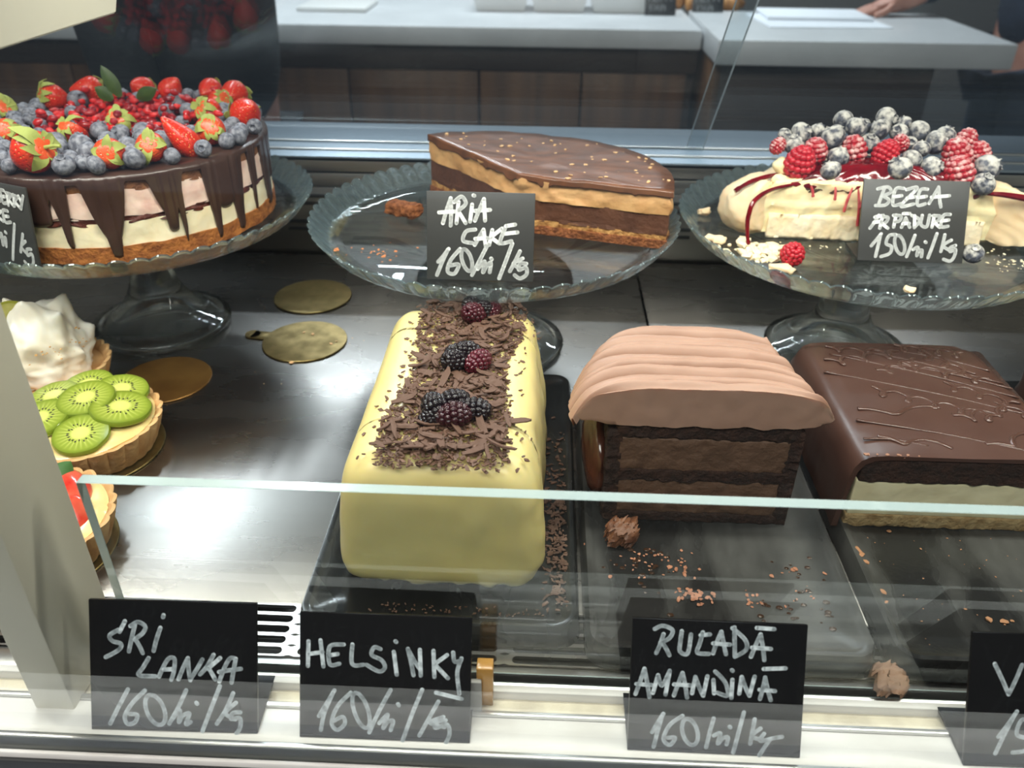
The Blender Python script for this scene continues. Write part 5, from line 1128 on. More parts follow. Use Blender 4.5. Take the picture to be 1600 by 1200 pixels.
# ------------------------------------------------------------------ roulade with ridged cream
SPD = pmat('dark_cocoa_sponge', srgb(52, 28, 17), 0.85, col2=srgb(34, 18, 11), scale=130, bump=1.0, bscale=300, bdist=.003)
MOU2 = pmat('milk_chocolate_mousse', srgb(98, 72, 55), 0.65, col2=srgb(86, 62, 46), scale=60, bump=.8, bscale=220, bdist=.002)
CRM = pmat('pale_cocoa_cream', srgb(166, 132, 114), 0.5, col2=srgb(158, 124, 106), scale=30, bump=.12, bscale=200, bdist=.0015, sss=.12, sssr=(.005, .002, .001))
SYR = pmat('wet_chocolate_syrup', srgb(84, 48, 34), 0.14, col2=srgb(60, 32, 22), scale=50, coat=.5, bump=.2, bscale=60)
SCRAP = pmat('moist_cocoa_scrap', srgb(126, 82, 56), .4, col2=srgb(88, 52, 34), scale=120, bump=.6, bscale=300, bdist=.002)
ru = thing('roulade_cake', 'cut cocoa roulade cake under a thick ridged cream topping', 'cake', (.106, .430, TZ))
def slab(x0, x1, z0, z1, y0, y1, name, mat, amp, sc, seed, cell=.0022, r=.0012):
    def f(c):
        return c + Vector((.5, 1, .25)) * amp * fbm((c.x * sc, c.y * sc, c.z * sc * 1.3 + seed), 1, seed)
    return obj(name, rbox(x1 - x0, y1 - y0, z1 - z0, r, cell, f, 2), mat, ru, loc=((x0 + x1) / 2, (y0 + y1) / 2, z0))
slab(-.060, -.050, 0, .074, .0006, .100, 'sponge_side', SPD, .0026, 160, 1)
slab(.055, .065, 0, .076, .0006, .100, 'sponge_side', SPD, .0026, 160, 2)
slab(-.058, .062, .0000, .008, .0006, .100, 'sponge_layer', SPD, .0012, 160, 3)
slab(-.052, .057, .0075, .0360, .0012, .098, 'mousse_layer', MOU2, .0011, 130, 4)
slab(-.055, .060, .0345, .0445, .0002, .100, 'sponge_layer', SPD, .0018, 160, 5)
slab(-.052, .057, .0435, .0690, .0008, .098, 'mousse_layer', MOU2, .0011, 130, 6)
slab(-.055, .062, .0680, .0840, .0004, .100, 'sponge_layer', SPD, .0016, 160, 7, r=.003)
# cream: ridges run across, ends droop over the sides
NU, NVV = 60, 230
def crm(u, v, top):
    """u -1..1 across, v 0..1 back"""
    y = -.0015 + .112 * v
    a, b = -.082 + .010 * (v - .3) ** 2 * 4, .077 - .014 * v
    bow = -.013 * u ** 4
    x = (a + b) / 2 + (b - a) / 2 * u
    dome = .0250 * (1 - .62 * abs(u) ** 4.5 - (.38 * max(0, (abs(u) - .86) / .14) ** 2.2)) - .016 * v * (1 - .3 * abs(u) ** 4)
    zb = .0800 - ((.016 * v ** .5 - .004) * abs(u) ** 6 if u < 0 else -.006 * abs(u) ** 6)
    if not top: return Vector((x * .985, y, zb + .0018 * fbm((x * 60, y * 20, 1), 1, 4)))
    ph = v * 9.5 + .10 * sin(v * 19) + .12 * sin(u * 2.1) + .10 * ns((u * 3, v * 4, 0), 1) - .55 * abs(u) ** 3
    rid = (.0092 + .0016 * sin(v * 23)) * (abs(sin(pi * ph)) ** .42) - .0068
    rid *= min(1, v * 14)
    edge = .0035 * (abs(sin(pi * ph)) ** .5) * abs(u) ** 8 * (1 if u < 0 else .6)
    n_ = .0006 * fbm((x * 70, y * 70, 2), 1, 7)
    return Vector((x + (edge if u > 0 else -edge), y + bow * min(1, v * 9), zb + dome + rid + n_ + .003))
bm = BM()
T = [[bm.verts.new(crm(-1 + 2 * i / (NU - 1), j / (NVV - 1), True)) for j in range(NVV)] for i in range(NU)]
Bt = [[bm.verts.new(crm(-1 + 2 * i / (NU - 1), j / (NVV - 1), False)) for j in range(NVV)] for i in range(NU)]
for i in range(NU - 1):
    for j in range(NVV - 1):
        bm.faces.new((T[i][j], T[i + 1][j], T[i + 1][j + 1], T[i][j + 1])); bm.faces.new((Bt[i][j], Bt[i][j + 1], Bt[i + 1][j + 1], Bt[i + 1][j]))
for i in range(NU - 1):
    K = 6
    for j, s in ((0, 1), (NVV - 1, -1)):
        pass
def strip(A, B, K, amp, seed):
    rows = [A]
    for k in range(1, K):
        rows.append([bm.verts.new(a.co.lerp(b.co, k / K) + Vector((0, amp * fbm(a.co.lerp(b.co, k / K) * 110, 1, seed), 0))) for a, b in zip(A, B)])
    rows.append(B)
    for p, q in zip(rows, rows[1:]):
        for i in range(len(p) - 1): bm.faces.new((p[i], p[i + 1], q[i + 1], q[i]))
strip([r[0] for r in T], [r[0] for r in Bt], 7, .0009, 2); strip([r[-1] for r in T], [r[-1] for r in Bt], 4, .0005, 3)
for A, B in ((T[0], Bt[0]), (T[-1], Bt[-1])):
    for j in range(NVV - 1): bm.faces.new((A[j], A[j + 1], B[j + 1], B[j]))
bmesh.ops.remove_doubles(bm, verts=bm.verts, dist=1e-6)
obj('cream_topping', bm, CRM, ru, angle=70)
def bulge(p):
    q = Vector((p.x * .011, p.y * .036, p.z * .030)); q += q.normalized() * .003 * fbm(q * 60, 1, 4); return q
obj('syrup_side', ball(1, 24, 18, bulge), SYR, ru, loc=(-.062, .042, .031))
obj('syrup_side', ball(1, 24, 18, lambda p: Vector((p.x * .007, p.y * .040, p.z * .024))), SYR, ru, loc=(.064, .046, .025))
o = obj('cake_scrap', rbox(.020, .016, .014, .005, .0009, lambda c: c + Vector((1, 1, .7)) * .0034 * fbm(c * 420, 1, 6, 4)), SCRAP, loc=(.0585, .4105, TZ)); tag(o, 'wet brown cake scrap at the front left of the roulade cake', 'cake scrap')
rng = random.Random(31); bm = BM()
for (cx, cy, n_, sx, sy, s) in ((.104, .361, 22, .006, .003, .0016), (.097, .366, 14, .005, .002, .0014), (.134, .360, 12, .003, .005, .0011), (.080, .395, 24, .014, .006, .0009), (.096, .385, 10, .004, .003, .0014), (.066, .390, 16, .010, .010, .0008), (.170, .385, 8, .010, .003, .0012), (.048, .375, 1, .001, .001, .0024), (.16, .365, 10, .01, .006, .0008), (.066, .327, 4, .003, .002, .0016)):
    for k in range(n_): crumb(bm, (rng.gauss(cx, sx), rng.gauss(cy, sy), TZ + .0002), s * rng.uniform(.6, 1.5), rng, .5)
o = obj('cream_crumbs', bm, pmat('cocoa_crumb', srgb(186, 128, 98), .6, col2=srgb(150, 96, 70), scale=200)); tag(o, 'pinkish brown cream crumbs on the tray in front of the roulade cake', 'crumbs', kind='stuff')
bm = BM()
for k in range(70):
    x, y = rng.choice(((rng.gauss(.070, .012), rng.gauss(.388, .012)), (rng.gauss(.170, .010), rng.gauss(.372, .016)), (rng.gauss(.15, .01), rng.gauss(.345, .01))))
    s = rng.uniform(.0006, .0018); b2 = ball(s, 8, 6, lambda p: Vector((p.x * 1.3, p.y, p.z * .35)))
    for v in b2.verts: v.co += Vector((x, y, TZ + s * .2))
    merge(bm, b2)
m, nt, b_, out_ = nodes('clear_syrup'); b_.inputs['Base Color'].default_value = rgba(srgb(90, 60, 40)); b_.inputs['Roughness'].default_value = .05; b_.inputs['Transmission Weight'].default_value = .6
o = obj('syrup_drops', bm, m); tag(o, 'glossy clear syrup drops on the tray of the roulade cake', 'syrup', kind='stuff')

# ------------------------------------------------------------------ dark chocolate slab cake
DCH = pmat('dark_slab_chocolate', srgb(78, 54, 46), 0.34, col2=srgb(72, 48, 40), scale=30, bump=.04, bscale=50)
DCHG = pmat('glossy_slab_chocolate', srgb(78, 54, 46), 0.14, coat=.3)
SLCR = pmat('pale_slab_cream', srgb(216, 208, 172), 0.5, col2=srgb(206, 196, 158), scale=60, bump=.3, bscale=120, sss=.1)
SLSP = pmat('tan_sponge', srgb(170, 146, 104), .8, col2=srgb(140, 112, 72), scale=150, bump=.8, bscale=350)
va = thing('chocolate_slab_cake', 'dark chocolate glazed slab cake with squiggles and cream layer, cut at front', 'cake', (.276, .432, TZ))
ru_keep = ru; ru = va
slab(-.066, .0745, 0, .0105, .0006, .150, 'sponge_base', SLSP, .0012, 140, 1)
slab(-.065, .0740, .0100, .0390, .0014, .150, 'cream_layer', SLCR, .0005, 60, 2)
slab(-.064, .0740, .0380, .0570, .0004, .150, 'sponge_layer', SPD, .0012, 140, 3)
ru = ru_keep
# glaze: a shell of top, left and back sides
def gz(xi, y):
    """profile across: list of (x, z), outer then used for thickness"""
    return xi
prof = [(-.0735, .001), (-.0730, .012), (-.0722, .026), (-.0712, .040), (-.0695, .0500), (-.066, .0560), (-.060, .0592), (-.050, .0603), (-.03, .0606), (0, .0607), (.03, .0607), (.055, .0605), (.066, .0600), (.0725, .0580), (.0765, .0530), (.0780, .044), (.0785, .030), (.0790, .012), (.0795, .001)]
inn = [(x * .955, z - .0030 if z > .03 else z) for x, z in prof]
NY = 60
def gp(P, j, k, outer):
    x, z = P; y = -.0008 + .157 * j / (NY - 1)
    t = j / (NY - 1)
    if outer:
        z += .0008 * fbm((x * 30, y * 30, 1), 1, 5) * (1 if z > .05 else 0)
        if z < .04: x += -.0012 * fbm((y * 50, z * 50, 2), 1, 6)
        if t > .92: z -= .010 * ((t - .92) / .08) ** 2 * (1 if z > .03 else 0)
        if j == 0 and z > .045: z += .0009 * fbm((x * 140, 0, 3), 1, 2)
    x -= .010 * (t - .3) * (0 if x < 0 else 1)
    return Vector((x, y, z))
bm = BM()
O = [[bm.verts.new(gp(p, j, k, True)) for k, p in enumerate(prof)] for j in range(NY)]
I = [[bm.verts.new(gp(p, min(j, NY - 1), k, False)) for k, p in enumerate(inn)] for j in range(NY)]
K = len(prof)
for j in range(NY - 1):
    for k in range(K - 1):
        bm.faces.new((O[j][k], O[j][k + 1], O[j + 1][k + 1], O[j + 1][k])); bm.faces.new((I[j][k], I[j + 1][k], I[j + 1][k + 1], I[j][k + 1]))
    for k in (0, K - 1): bm.faces.new((O[j][k], O[j + 1][k], I[j + 1][k], I[j][k]))
for k in range(K - 1): bm.faces.new((O[0][k], O[0][k + 1], I[0][k + 1], I[0][k]))
# back wall
bk = [bm.verts.new((v.co.x, v.co.y, .0005)) for v in O[-1]]
for k in range(K - 1): bm.faces.new((O[-1][k], O[-1][k + 1], bk[k + 1], bk[k]))
obj('chocolate_coating', bm, DCH, va, angle=50)
def squig(pts, r, flat=.62):
    b2 = BM(); P = smooth_path(pts, 7); n_ = len(P)
    P3 = [Vector((p[0], p[1], .0604)) for p in P]
    tube(b2, P3, [r * (.85 + .3 * ns((p[0] * 60, p[1] * 60, 0), 1)) for p in P], 8)
    for v in b2.verts: v.co.z = .0606 + (v.co.z - .0604) * flat
    return b2
rng = random.Random(6); bm = BM()
# slanting lines of squiggles and straight drizzles, running from back left to front right
for (x, y, L, loops, ang, amp) in ((-.050, .140, .055, 3, -.10, .006), (.005, .145, .050, 4, -.2, .007), (-.055, .118, .060, 3, .28, .008), (.000, .116, .060, 3, -.35, .008), (.022, .135, .04, 3, -.9, .008),
                                   (-.035, .080, .085, 5, -.42, .008), (.020, .090, .050, 3, -.55, .008), (-.052, .050, .055, 1.2, .12, .006), (-.050, .018, .045, 1.5, -.10, .005), (.012, .045, .052, 2.5, .30, .007), (.020, .012, .045, 1.5, .45, .006), (-.02, .105, .04, 3, .5, .006), (.045, .065, .028, 2, -.6, .007)):
    pts = []
    n_ = int(loops * 6) + 2
    for k in range(n_):
        t = k / (n_ - 1); a = t * loops * 2 * pi
        px, py = L * t + amp * .55 * sin(a), amp * cos(a) * .7
        pts.append((x + px * cos(ang) - py * sin(ang), y + px * sin(ang) + py * cos(ang)))
    pts = [p for p in pts if -.066 < p[0] < .070 - .06 * max(0, p[1] - .05) and .001 < p[1] < .150]
    if len(pts) > 3: merge(bm, squig(pts, .0022))
for (a, b) in (((-.062, .104), (.066, .052)), ((-.058, .040), (.058, .004)), ((-.050, .132), (.068, .075)), ((-.030, .142), (.066, .094)), ((.012, .138), (.064, .112)), ((.00, .118), (.069, .087)), ((-.060, .018), (-.020, .012))):
    merge(bm, squig([a, ((a[0] + b[0]) / 2, (a[1] + b[1]) / 2 + .003), b], .0013))
obj('chocolate_squiggles', bm, DCHG, va, angle=180)
rng = random.Random(9); bm = BM()
for k in range(22): crumb(bm, (-.052 + rng.gauss(.012, .010), .0005, .0600 + rng.uniform(-.001, .001) ), rng.uniform(.0008, .0018), rng, .6)
obj('chipped_edge', bm, pmat('chipped_chocolate', srgb(142, 100, 78), .6), va)
rng = random.Random(77); bm = BM()
for (x, y, s) in ((.212, .408, .0035), (.213, .403, .0030), (.214, .397, .0024), (.217, .372, .0022), (.216, .363, .0016), (.2725, .352, .0020), (.281, .351, .0026), (.286, .352, .0014), (.262, .360, .0009), (.24, .428, .0018)):
    crumb(bm, (x, y, TZ + .0002), s, rng, .6)
for k in range(60): crumb(bm, (rng.uniform(.22, .36), rng.uniform(.33, .425), TZ + .0001), rng.uniform(.0003, .0008), rng, .5)
o = obj('sponge_crumbs', bm, pmat('tan_crumb', srgb(170, 120, 84), .7)); tag(o, 'tan cake crumbs on the tray before the chocolate slab cake', 'crumbs', kind='stuff')
o = obj('cake_scrap', rbox(.017, .018, .008, .004, .0012, lambda c: c + Vector((1, 1, .7)) * .0035 * fbm(c * 260, 1, 9)), pmat('cocoa_scrap', srgb(112, 80, 60), .6, col2=srgb(150, 116, 92), scale=60, bump=.6), loc=(.2030, .3135, .0005)); tag(o, 'brown cake scrap fallen between the two right trays by the glass', 'cake scrap')

# ------------------------------------------------------------------ shard cake at the right edge
sh = thing('chocolate_shard_cake', 'dark cake with chocolate shards and nuts at the right edge', 'cake', (.465, .535, TZ))
obj('cake_body', rbox(.13, .14, .045, .008, .004, lambda c: c + c.normalized() * .002 * fbm(c * 50, 1, 3)), DCH, sh)
rng = random.Random(14)
for k in range(34):
    o = bpy.data.objects.new('chocolate_shard', rng.choice(SHM)); C.objects.link(o)
    s = rng.uniform(.012, .020); o.scale = (s, s, s)
    edge = k < 12
    o.location = ((.404 + rng.uniform(-.004, .010)) if edge else rng.uniform(.41, .52), .535 + rng.uniform(-.06, .062), TZ + .047 + rng.uniform(.002, .016))
    o.rotation_euler = (rng.uniform(-.9, .9), rng.uniform(-.7, .7), rng.uniform(0, 6.28))
    tag(o, 'large dark chocolate shard heaped on the cake at the right edge', 'chocolate shard', 'chocolate shards on the right edge cake')
o = obj('walnut_half', rbox(.020, .016, .011, .005, .0016, lambda c: c + Vector((1, 1, 1)) * .0030 * fbm(c * 190, 1, 2)), pmat('walnut', srgb(206, 150, 78), .6, col2=srgb(160, 100, 46), scale=120), loc=(.4035, .565, TZ + .042), rot=(0, .3, .4)); tag(o, 'golden walnut piece on the chocolate shard cake at the right edge', 'nut')
# ------------------------------------------------------------------ gold cake boards
GOLD = pmat('gold_foil_card', srgb(150, 130, 84), 0.30, .85, col2=srgb(112, 96, 56), scale=60, bump=.25, bscale=90, bdist=.001, rough2=.42)
def board_bm(r, tab=None, th=.0016):
    bm = BM(); lathe(bm, [(0, 0), (r - .0004, 0), (r, .0004), (r, th - .0004), (r - .0004, th), (0, th)], 64)
    if tab is not None:
        b2 = BM(); box(b2, r - .004, r + .015, -.0075, .0075, 0.0001, th - .0001, .0004)
        b2.transform(Matrix.Rotation(tab, 4, 'Z')); merge(bm, b2)
        b2 = BM(); prof = [(0, .0001), (.0075, .0001), (.0075, th - .0001), (0, th - .0001)]; lathe(b2, prof, 20, cx=r + .015); b2.transform(Matrix.Rotation(tab, 4, 'Z')); merge(bm, b2)
    return bm
for lab, p, r, tab in (('round gold card disc farthest back on the bare steel deck', (-.2440, .789, .0003), .041, None),
                       ('round gold card disc with pull tab on the bare steel deck', (-.2270, .690, .0003), .0405, 2.95),
                       ('round brown gold card disc just behind the kiwi tart', (-.3330, .612, .0003), .040, None)):
    o = obj('cake_board', board_bm(r, tab), GOLD if 'brown' not in lab else pmat('brown_gold_card', srgb(150, 112, 58), .32, .7, col2=srgb(120, 84, 40), scale=20), loc=p); tag(o, lab, 'cake board', 'round gold cake boards')
rng = random.Random(2); bm = BM()
for x, y, s in ((-.229, .649, .0036), (-.2225, .702, .0022), (-.200, .684, .0016), (-.196, .689, .0012), (-.183, .700, .0010), (-.232, .705, .0016)):
    z = .0022 if math.hypot(x + .227, y - .69) < .038 else .0002
    crumb(bm, (x, y, z), s, rng, .4)
for k in range(14): crumb(bm, (rng.uniform(-.26, -.16), rng.uniform(.60, .72), .0002 if True else 0), rng.uniform(.0003, .0007), rng, .5)
o = obj('deck_crumbs', bm, pmat('almond_crumb', srgb(222, 176, 128), .7)); tag(o, 'few pale crumbs on the bare steel deck by the gold discs', 'crumbs', kind='stuff')

# ------------------------------------------------------------------ tarts at the left
PASTRY = pmat('baked_tart_pastry', srgb(222, 180, 126), 0.75, col2=srgb(198, 146, 92), scale=50, bump=.5, bscale=260, bdist=.0015)
CUST = pmat('pastry_custard', srgb(236, 214, 150), 0.32, col2=srgb(230, 204, 136), scale=40, bump=.3, bscale=70, bdist=.002, coat=.35, sss=.2)
def crust_bm(r0, r1, h, nf=26):
    n = nf * 8
    def fl(a): return abs(cos(a * nf / 2)) ** .8
    prof = [(0, .0), (r0 * .9, 0), (r0, .001)] + [(r0 + (r1 - r0) * t, h * t) for t in (.2, .4, .6, .8, .95, 1.0)] + [(r1 - .0022, h + .0006), (r1 - .0045, h - .001), (r1 - .0055, h * .75), (0, h * .72)]
    def f(a, r, z, k):
        if 2 <= k <= 10:
            t = z / h; return r + .0026 * fl(a) * min(1, .35 + t) + .0005 * ns((cos(a) * 9, sin(a) * 9, z * 300), 1), z + (.0010 * fl(a) + .0010 * ns((cos(a) * 5, sin(a) * 5, 1), 1) if t > .9 else 0)
        return r, z
    return lathe(BM(), prof, n, fn=f)
def tart(name, lab, x, y, r=.054, h=.026):
    t = thing(name, lab, 'tart', (x, y, .0020), group='small tarts on gold boards'); obj('crust', crust_bm(r * .84, r, h), PASTRY, t)
    b = obj('cake_board', board_bm(r * .98 if 'kiwi' in name else r * .96), GOLD, loc=(x, y, .0003)); tag(b, 'gold card disc under the ' + {'kiwi_tart': 'kiwi tart', 'meringue_tart': 'meringue tart', 'strawberry_tart': 'strawberry tart'}[name], 'cake board', 'gold boards under the tarts')
    return t
kt = tart('kiwi_tart', 'round fluted tart with custard and kiwi slices beside the post', -.3475, .508)
def cust(r, h, dome, seed):
    def f(a, rr, z, k): return rr, z + .0012 * ns((rr * cos(a) * 60, rr * sin(a) * 60, 0), 1, seed)
    prof = [(0, h - .006), (r, h - .006), (r, h - .001)] + [(r * (1 - t), h + dome * (1 - (1 - t) ** 2)) for t in (.06, .15, .3, .5, .75)] + [(0, h + dome)]
    return lathe(BM(), prof, 60, fn=f)
obj('custard', cust(.0505, .0265, .005, 3), CUST, kt)
def kiwi_material():
    m, nt, b, out = nodes('kiwi_flesh'); N, L = nt.nodes, nt.links
    tc = N.new('ShaderNodeTexCoord'); sp = N.new('ShaderNodeSeparateXYZ'); L.new(tc.outputs['Object'], sp.inputs[0])
    def mth(op, a, b_=None, v=None):
        q = N.new('ShaderNodeMath'); q.operation = op
        L.new(a, q.inputs[0])
        if b_ is not None: L.new(b_, q.inputs[1])
        if v is not None: q.inputs[1].default_value = v
        return q.outputs[0]
    x, y = sp.outputs['X'], sp.outputs['Y']
    r = mth('SQRT', mth('ADD', mth('MULTIPLY', x, x), mth('MULTIPLY', y, y)))
    at = N.new('ShaderNodeMath'); at.operation = 'ARCTAN2'; L.new(y, at.inputs[0]); L.new(x, at.inputs[1]); a = at.outputs[0]
    cr = N.new('ShaderNodeValToRGB'); L.new(r, cr.inputs[0]); e = cr.color_ramp.elements
    e[0].position = .0; e[0].color = rgba(srgb(226, 224, 136)); e[1].position = 1.0; e[1].color = rgba(srgb(120, 140, 40))
    for p, c in ((.26, srgb(220, 220, 126)), (.38, srgb(158, 174, 72)), (.82, srgb(146, 164, 60)), (.94, srgb(124, 142, 48))):
        q = e.new(p); q.color = rgba(c)
    # pale rays
    ray = mth('POWER', mth('ABSOLUTE', mth('SINE', mth('MULTIPLY', a, v=13.0))), v=5.0)
    ring = N.new('ShaderNodeMapRange'); ring.inputs[1].default_value = .88; ring.inputs[2].default_value = .45; L.new(r, ring.inputs[0])
    m1 = N.new('ShaderNodeMix'); m1.data_type = 'RGBA'; L.new(mth('MULTIPLY', mth('MULTIPLY', ray, ring.outputs[0]), v=.75), m1.inputs[0]); L.new(cr.outputs[0], m1.inputs[6]); m1.inputs[7].default_value = rgba(srgb(212, 220, 120))
    L.new(m1.outputs[2], b.inputs['Base Color'])
    b.inputs['Roughness'].default_value = .12; b.inputs['Coat Weight'].default_value = .5; b.inputs['Subsurface Weight'].default_value = .25; b.inputs['Subsurface Radius'].default_value = (.002, .003, .001); b.inputs['Subsurface Scale'].default_value = 1
    return m
KIWI = kiwi_material(); SEED = pmat('kiwi_seed', srgb(24, 20, 14), .3)
def kiwi_bm(seed):
    rng = random.Random(seed); bm = BM(); th = .24
    def f(a, r, z, k): return (r * (1 + .035 * ns((cos(a), sin(a), 0), 2.2, seed)), z)
    lathe(bm, [(0, 0), (.90, 0), (1.0, th * .3), (1.0, th * .75), (.96, th), (.6, th + .015), (.3, th + .02), (0, th + .02)], 40, fn=f)
    return bm
def kseed_bm(seed):
    rng = random.Random(seed); bm = BM(); n = 22
    for k in range(n):
        a = 2 * pi * k / n + rng.uniform(-.08, .08); r = .42 + rng.uniform(-.05, .10)
        b2 = ball(1, 8, 6, lambda p: Vector((p.x * .055, p.y * .026, p.z * .022)))
        b2.transform(Matrix.Translation((r * cos(a), r * sin(a), .258)) @ Matrix.Rotation(a, 4, 'Z')); merge(bm, b2)
    return bm
def kslice(p, r, rot, lab, k):
    t = thing('kiwi_slice', lab, 'kiwi slice', p, rot, 'kiwi slices on the tart'); t.scale = (r, r, r)
    obj('flesh', kiwi_bm(k), KIWI, t); s = obj('seeds', kseed_bm(k), SEED, t); s['kind'] = 'stuff'
KZ = .0325
kslice((-.3350, .4800, KZ - .001), .0200, (.22, .04, .2), 'kiwi slice nearest the front edge of the tart', 1)
kslice((-.3200, .5120, KZ + .001), .0225, (.12, .12, .9), 'large kiwi slice at the right of the tart', 2)
kslice((-.3730, .4960, KZ + .000), .0215, (.18, -.10, .0), 'kiwi slice at the left front of the tart beside the post', 3)
kslice((-.3480, .5180, KZ + .005), .0215, (.12, -.05, .4), 'kiwi slice in the middle of the tart overlapping others', 4)
kslice((-.3780, .5240, KZ + .002), .0200, (.10, -.12, .0), 'kiwi slice at the left back of the tart', 5)
kslice((-.3585, .5420, KZ + .002), .0200, (.08, -.05, .7), 'kiwi slice at the back middle of the tart', 6)
kslice((-.3300, .5370, KZ + .002), .0205, (.06, .15, .3), 'kiwi slice at the back right of the tart', 7)
mt = tart('meringue_tart', 'round tart piled with white meringue peaks behind the kiwi tart', -.4240, .592, .050, .024)
MERT = pmat('whipped_meringue', srgb(246, 242, 232), .5, col2=srgb(238, 226, 204), scale=30, bump=.1, bscale=60, sss=.3, sssr=(.006, .005, .004))
SPK = [((.1, -.3, 1), .62, .16), ((.55, -.15, .85), .60, .13), ((.35, .4, .9), .5, .15), ((.95, -.2, .30), .42, .10), ((-.45, .1, .9), .55, .16), ((.25, -.75, .6), .35, .15), ((-.6, -.6, .6), .4, .16), ((.75, .5, .4), .35, .14), ((-.1, .8, .7), .4, .16), ((.8, -.6, .35), .25, .13)]
SPK = [(Vector(d).normalized(), h, w_) for d, h, w_ in SPK]
def mdome(p):
    n = p.normalized(); k = .92 + .16 * fbm(n * 1.9 + Vector((n.z * 1.2, 0, 0)), 1, 7)
    for d, h, w_ in SPK:
        c = max(-1, min(1, n.dot(d))); ang = math.acos(c)
        k += .72 * h * math.exp(-(ang / (w_ * 1.55)) ** 1.15)
    q = Vector((p.x * .040 * k, p.y * .040 * k, max(p.z, -.15) * .046 * k))
    if p.z > .2: q.x += .10 * (q.z - .03)
    return q
obj('meringue_dome', ball(1, 110, 80, mdome), MERT, mt, loc=(0, 0, .026), angle=180)
bm = BM(); rng = random.Random(3)
for k in range(60):
    a = rng.uniform(-2.2, .2); r = rng.uniform(.026, .045); crumb(bm, (r * cos(a), r * sin(a), .026 + .050 * sqrt(max(0, 1 - (r / .050) ** 2)) * .80 + .002), rng.uniform(.0005, .0016), rng, .8)
n_ = obj('nut_crumbs', bm, pmat('toasted_nut', srgb(196, 150, 92), .7), mt); n_['kind'] = 'stuff'
t = thing('lime_slice', 'thin lime slice stuck in the white meringue tart', 'lime slice', (-.4300, .578, .0720), (1.25, .15, .25)); t.scale = (.019, .019, .019)
obj('rind', lathe(BM(), [(.90, -.05), (1.0, -.05), (1.0, .05), (.90, .05), (.90, -.05)], 40), pmat('lime_rind', srgb(140, 140, 40), .35), t)
obj('flesh', lathe(BM(), [(0, -.045), (.905, -.045), (.905, .045), (0, .045)], 40), pmat('lime_flesh', srgb(196, 190, 110), .3, col2=srgb(176, 168, 84), scale=3, trans=.3), t)
sb = tart('strawberry_tart', 'round tart with glazed strawberry slices mostly hidden behind the post', -.3300, .394, .052, .026)
obj('custard', cust(.049, .0265, .004, 5), CUST, sb)
SSL = pmat('glazed_strawberry_slice', srgb(206, 40, 34), .12, col2=srgb(232, 110, 84), scale=60, coat=.6)
for i, (dx, dy, dz, rx, ry, rz) in enumerate(((.032, -.006, .032, .5, .75, .2), (.022, .022, .034, .4, .5, .8), (.010, -.026, .034, .5, .2, -.4), (.002, .004, .040, .3, .1, .3), (-.02, -.01, .034, .3, -.4, .2), (-.015, .022, .034, .3, -.3, .2))):
    def f(p): return Vector((p.x * .0125 * (1 - .3 * max(0, -p.y)), p.y * .0175, p.z * .0042))
    o = obj('strawberry_slice', ball(1, 22, 14, f), SSL, loc=(-.330 + dx, .394 + dy, .002 + dz), rot=(rx, ry, rz)); tag(o, 'glazed red strawberry slice on the tart behind the post', 'strawberry slice', 'strawberry slices on the tart')
o = obj('mint_leaf', leaf_bm(.020, .0075, .3), pmat('fresh_green_leaf', srgb(70, 112, 58), .4), loc=(-.3170, .412, .042), rot=(-.9, .9, .2)); tag(o, 'fresh green mint leaf on the strawberry tart beside the post', 'leaf')
# ------------------------------------------------------------------ staff counter behind the case
STONE = pmat('white_worktop', srgb(206, 208, 210), 0.35, col2=srgb(196, 198, 200), scale=8)
OAK = pmat('dark_oak_front', srgb(112, 78, 48), 0.5, col2=srgb(84, 56, 32), scale=30, stretch=(1, 1, .06))
OAKD = pmat('dark_brown_oak', srgb(60, 46, 36), 0.55, col2=srgb(48, 36, 28), scale=30, stretch=(.06, 1, 1))  # darker brown oak for rail, carcasses and peninsula front
ct = thing('staff_counter', 'long staff counter with white worktop and dark oak front', 'counter', (0, 2.6, ZF))
def cc(name, bm, mat, **k):
    o = obj(name, bm, mat, ct, **k); o.location = (0, -2.6, -ZF); return o
cc('worktop', box(BM(), -2.4, .40, 2.30, 3.05, .004, .052, .004), STONE)
cc('top_rail', box(BM(), -2.4, .40, 2.335, 2.36, -.062, .004, .001), OAKD)
x = -2.4
for wd in (.36, .36, .36, .36, .415, .36, .28, .285):
    if x > .36: break
    cc('door', box(BM(), x + .003, min(x + wd, .40) - .003, 2.342, 2.362, ZF + .10, -.066, .002), OAK); x += wd
cc('carcass', box(BM(), -2.4, .40, 2.37, 3.0, ZF, 0), OAKD)
pe = thing('peninsula_counter', 'white topped counter end projecting forward at the right', 'counter', (.74, 2.5, ZF))
def pp(name, bm, mat, **k):
    o = obj(name, bm, mat, pe, **k); o.location = (-.74, -2.5, -ZF); return o
pp('worktop', box(BM(), .405, 1.105, 2.10, 2.60, .004, .062, .004), STONE)
pp('front_panel', box(BM(), .43, .95, 2.155, 2.175, ZF, .004, .001), OAKD)
pp('side_panel', box(BM(), .415, .430, 2.155, 2.55, ZF, .004, .001), OAK)
pp('carcass', box(BM(), .432, .94, 2.176, 2.55, ZF, 0), OAKD)
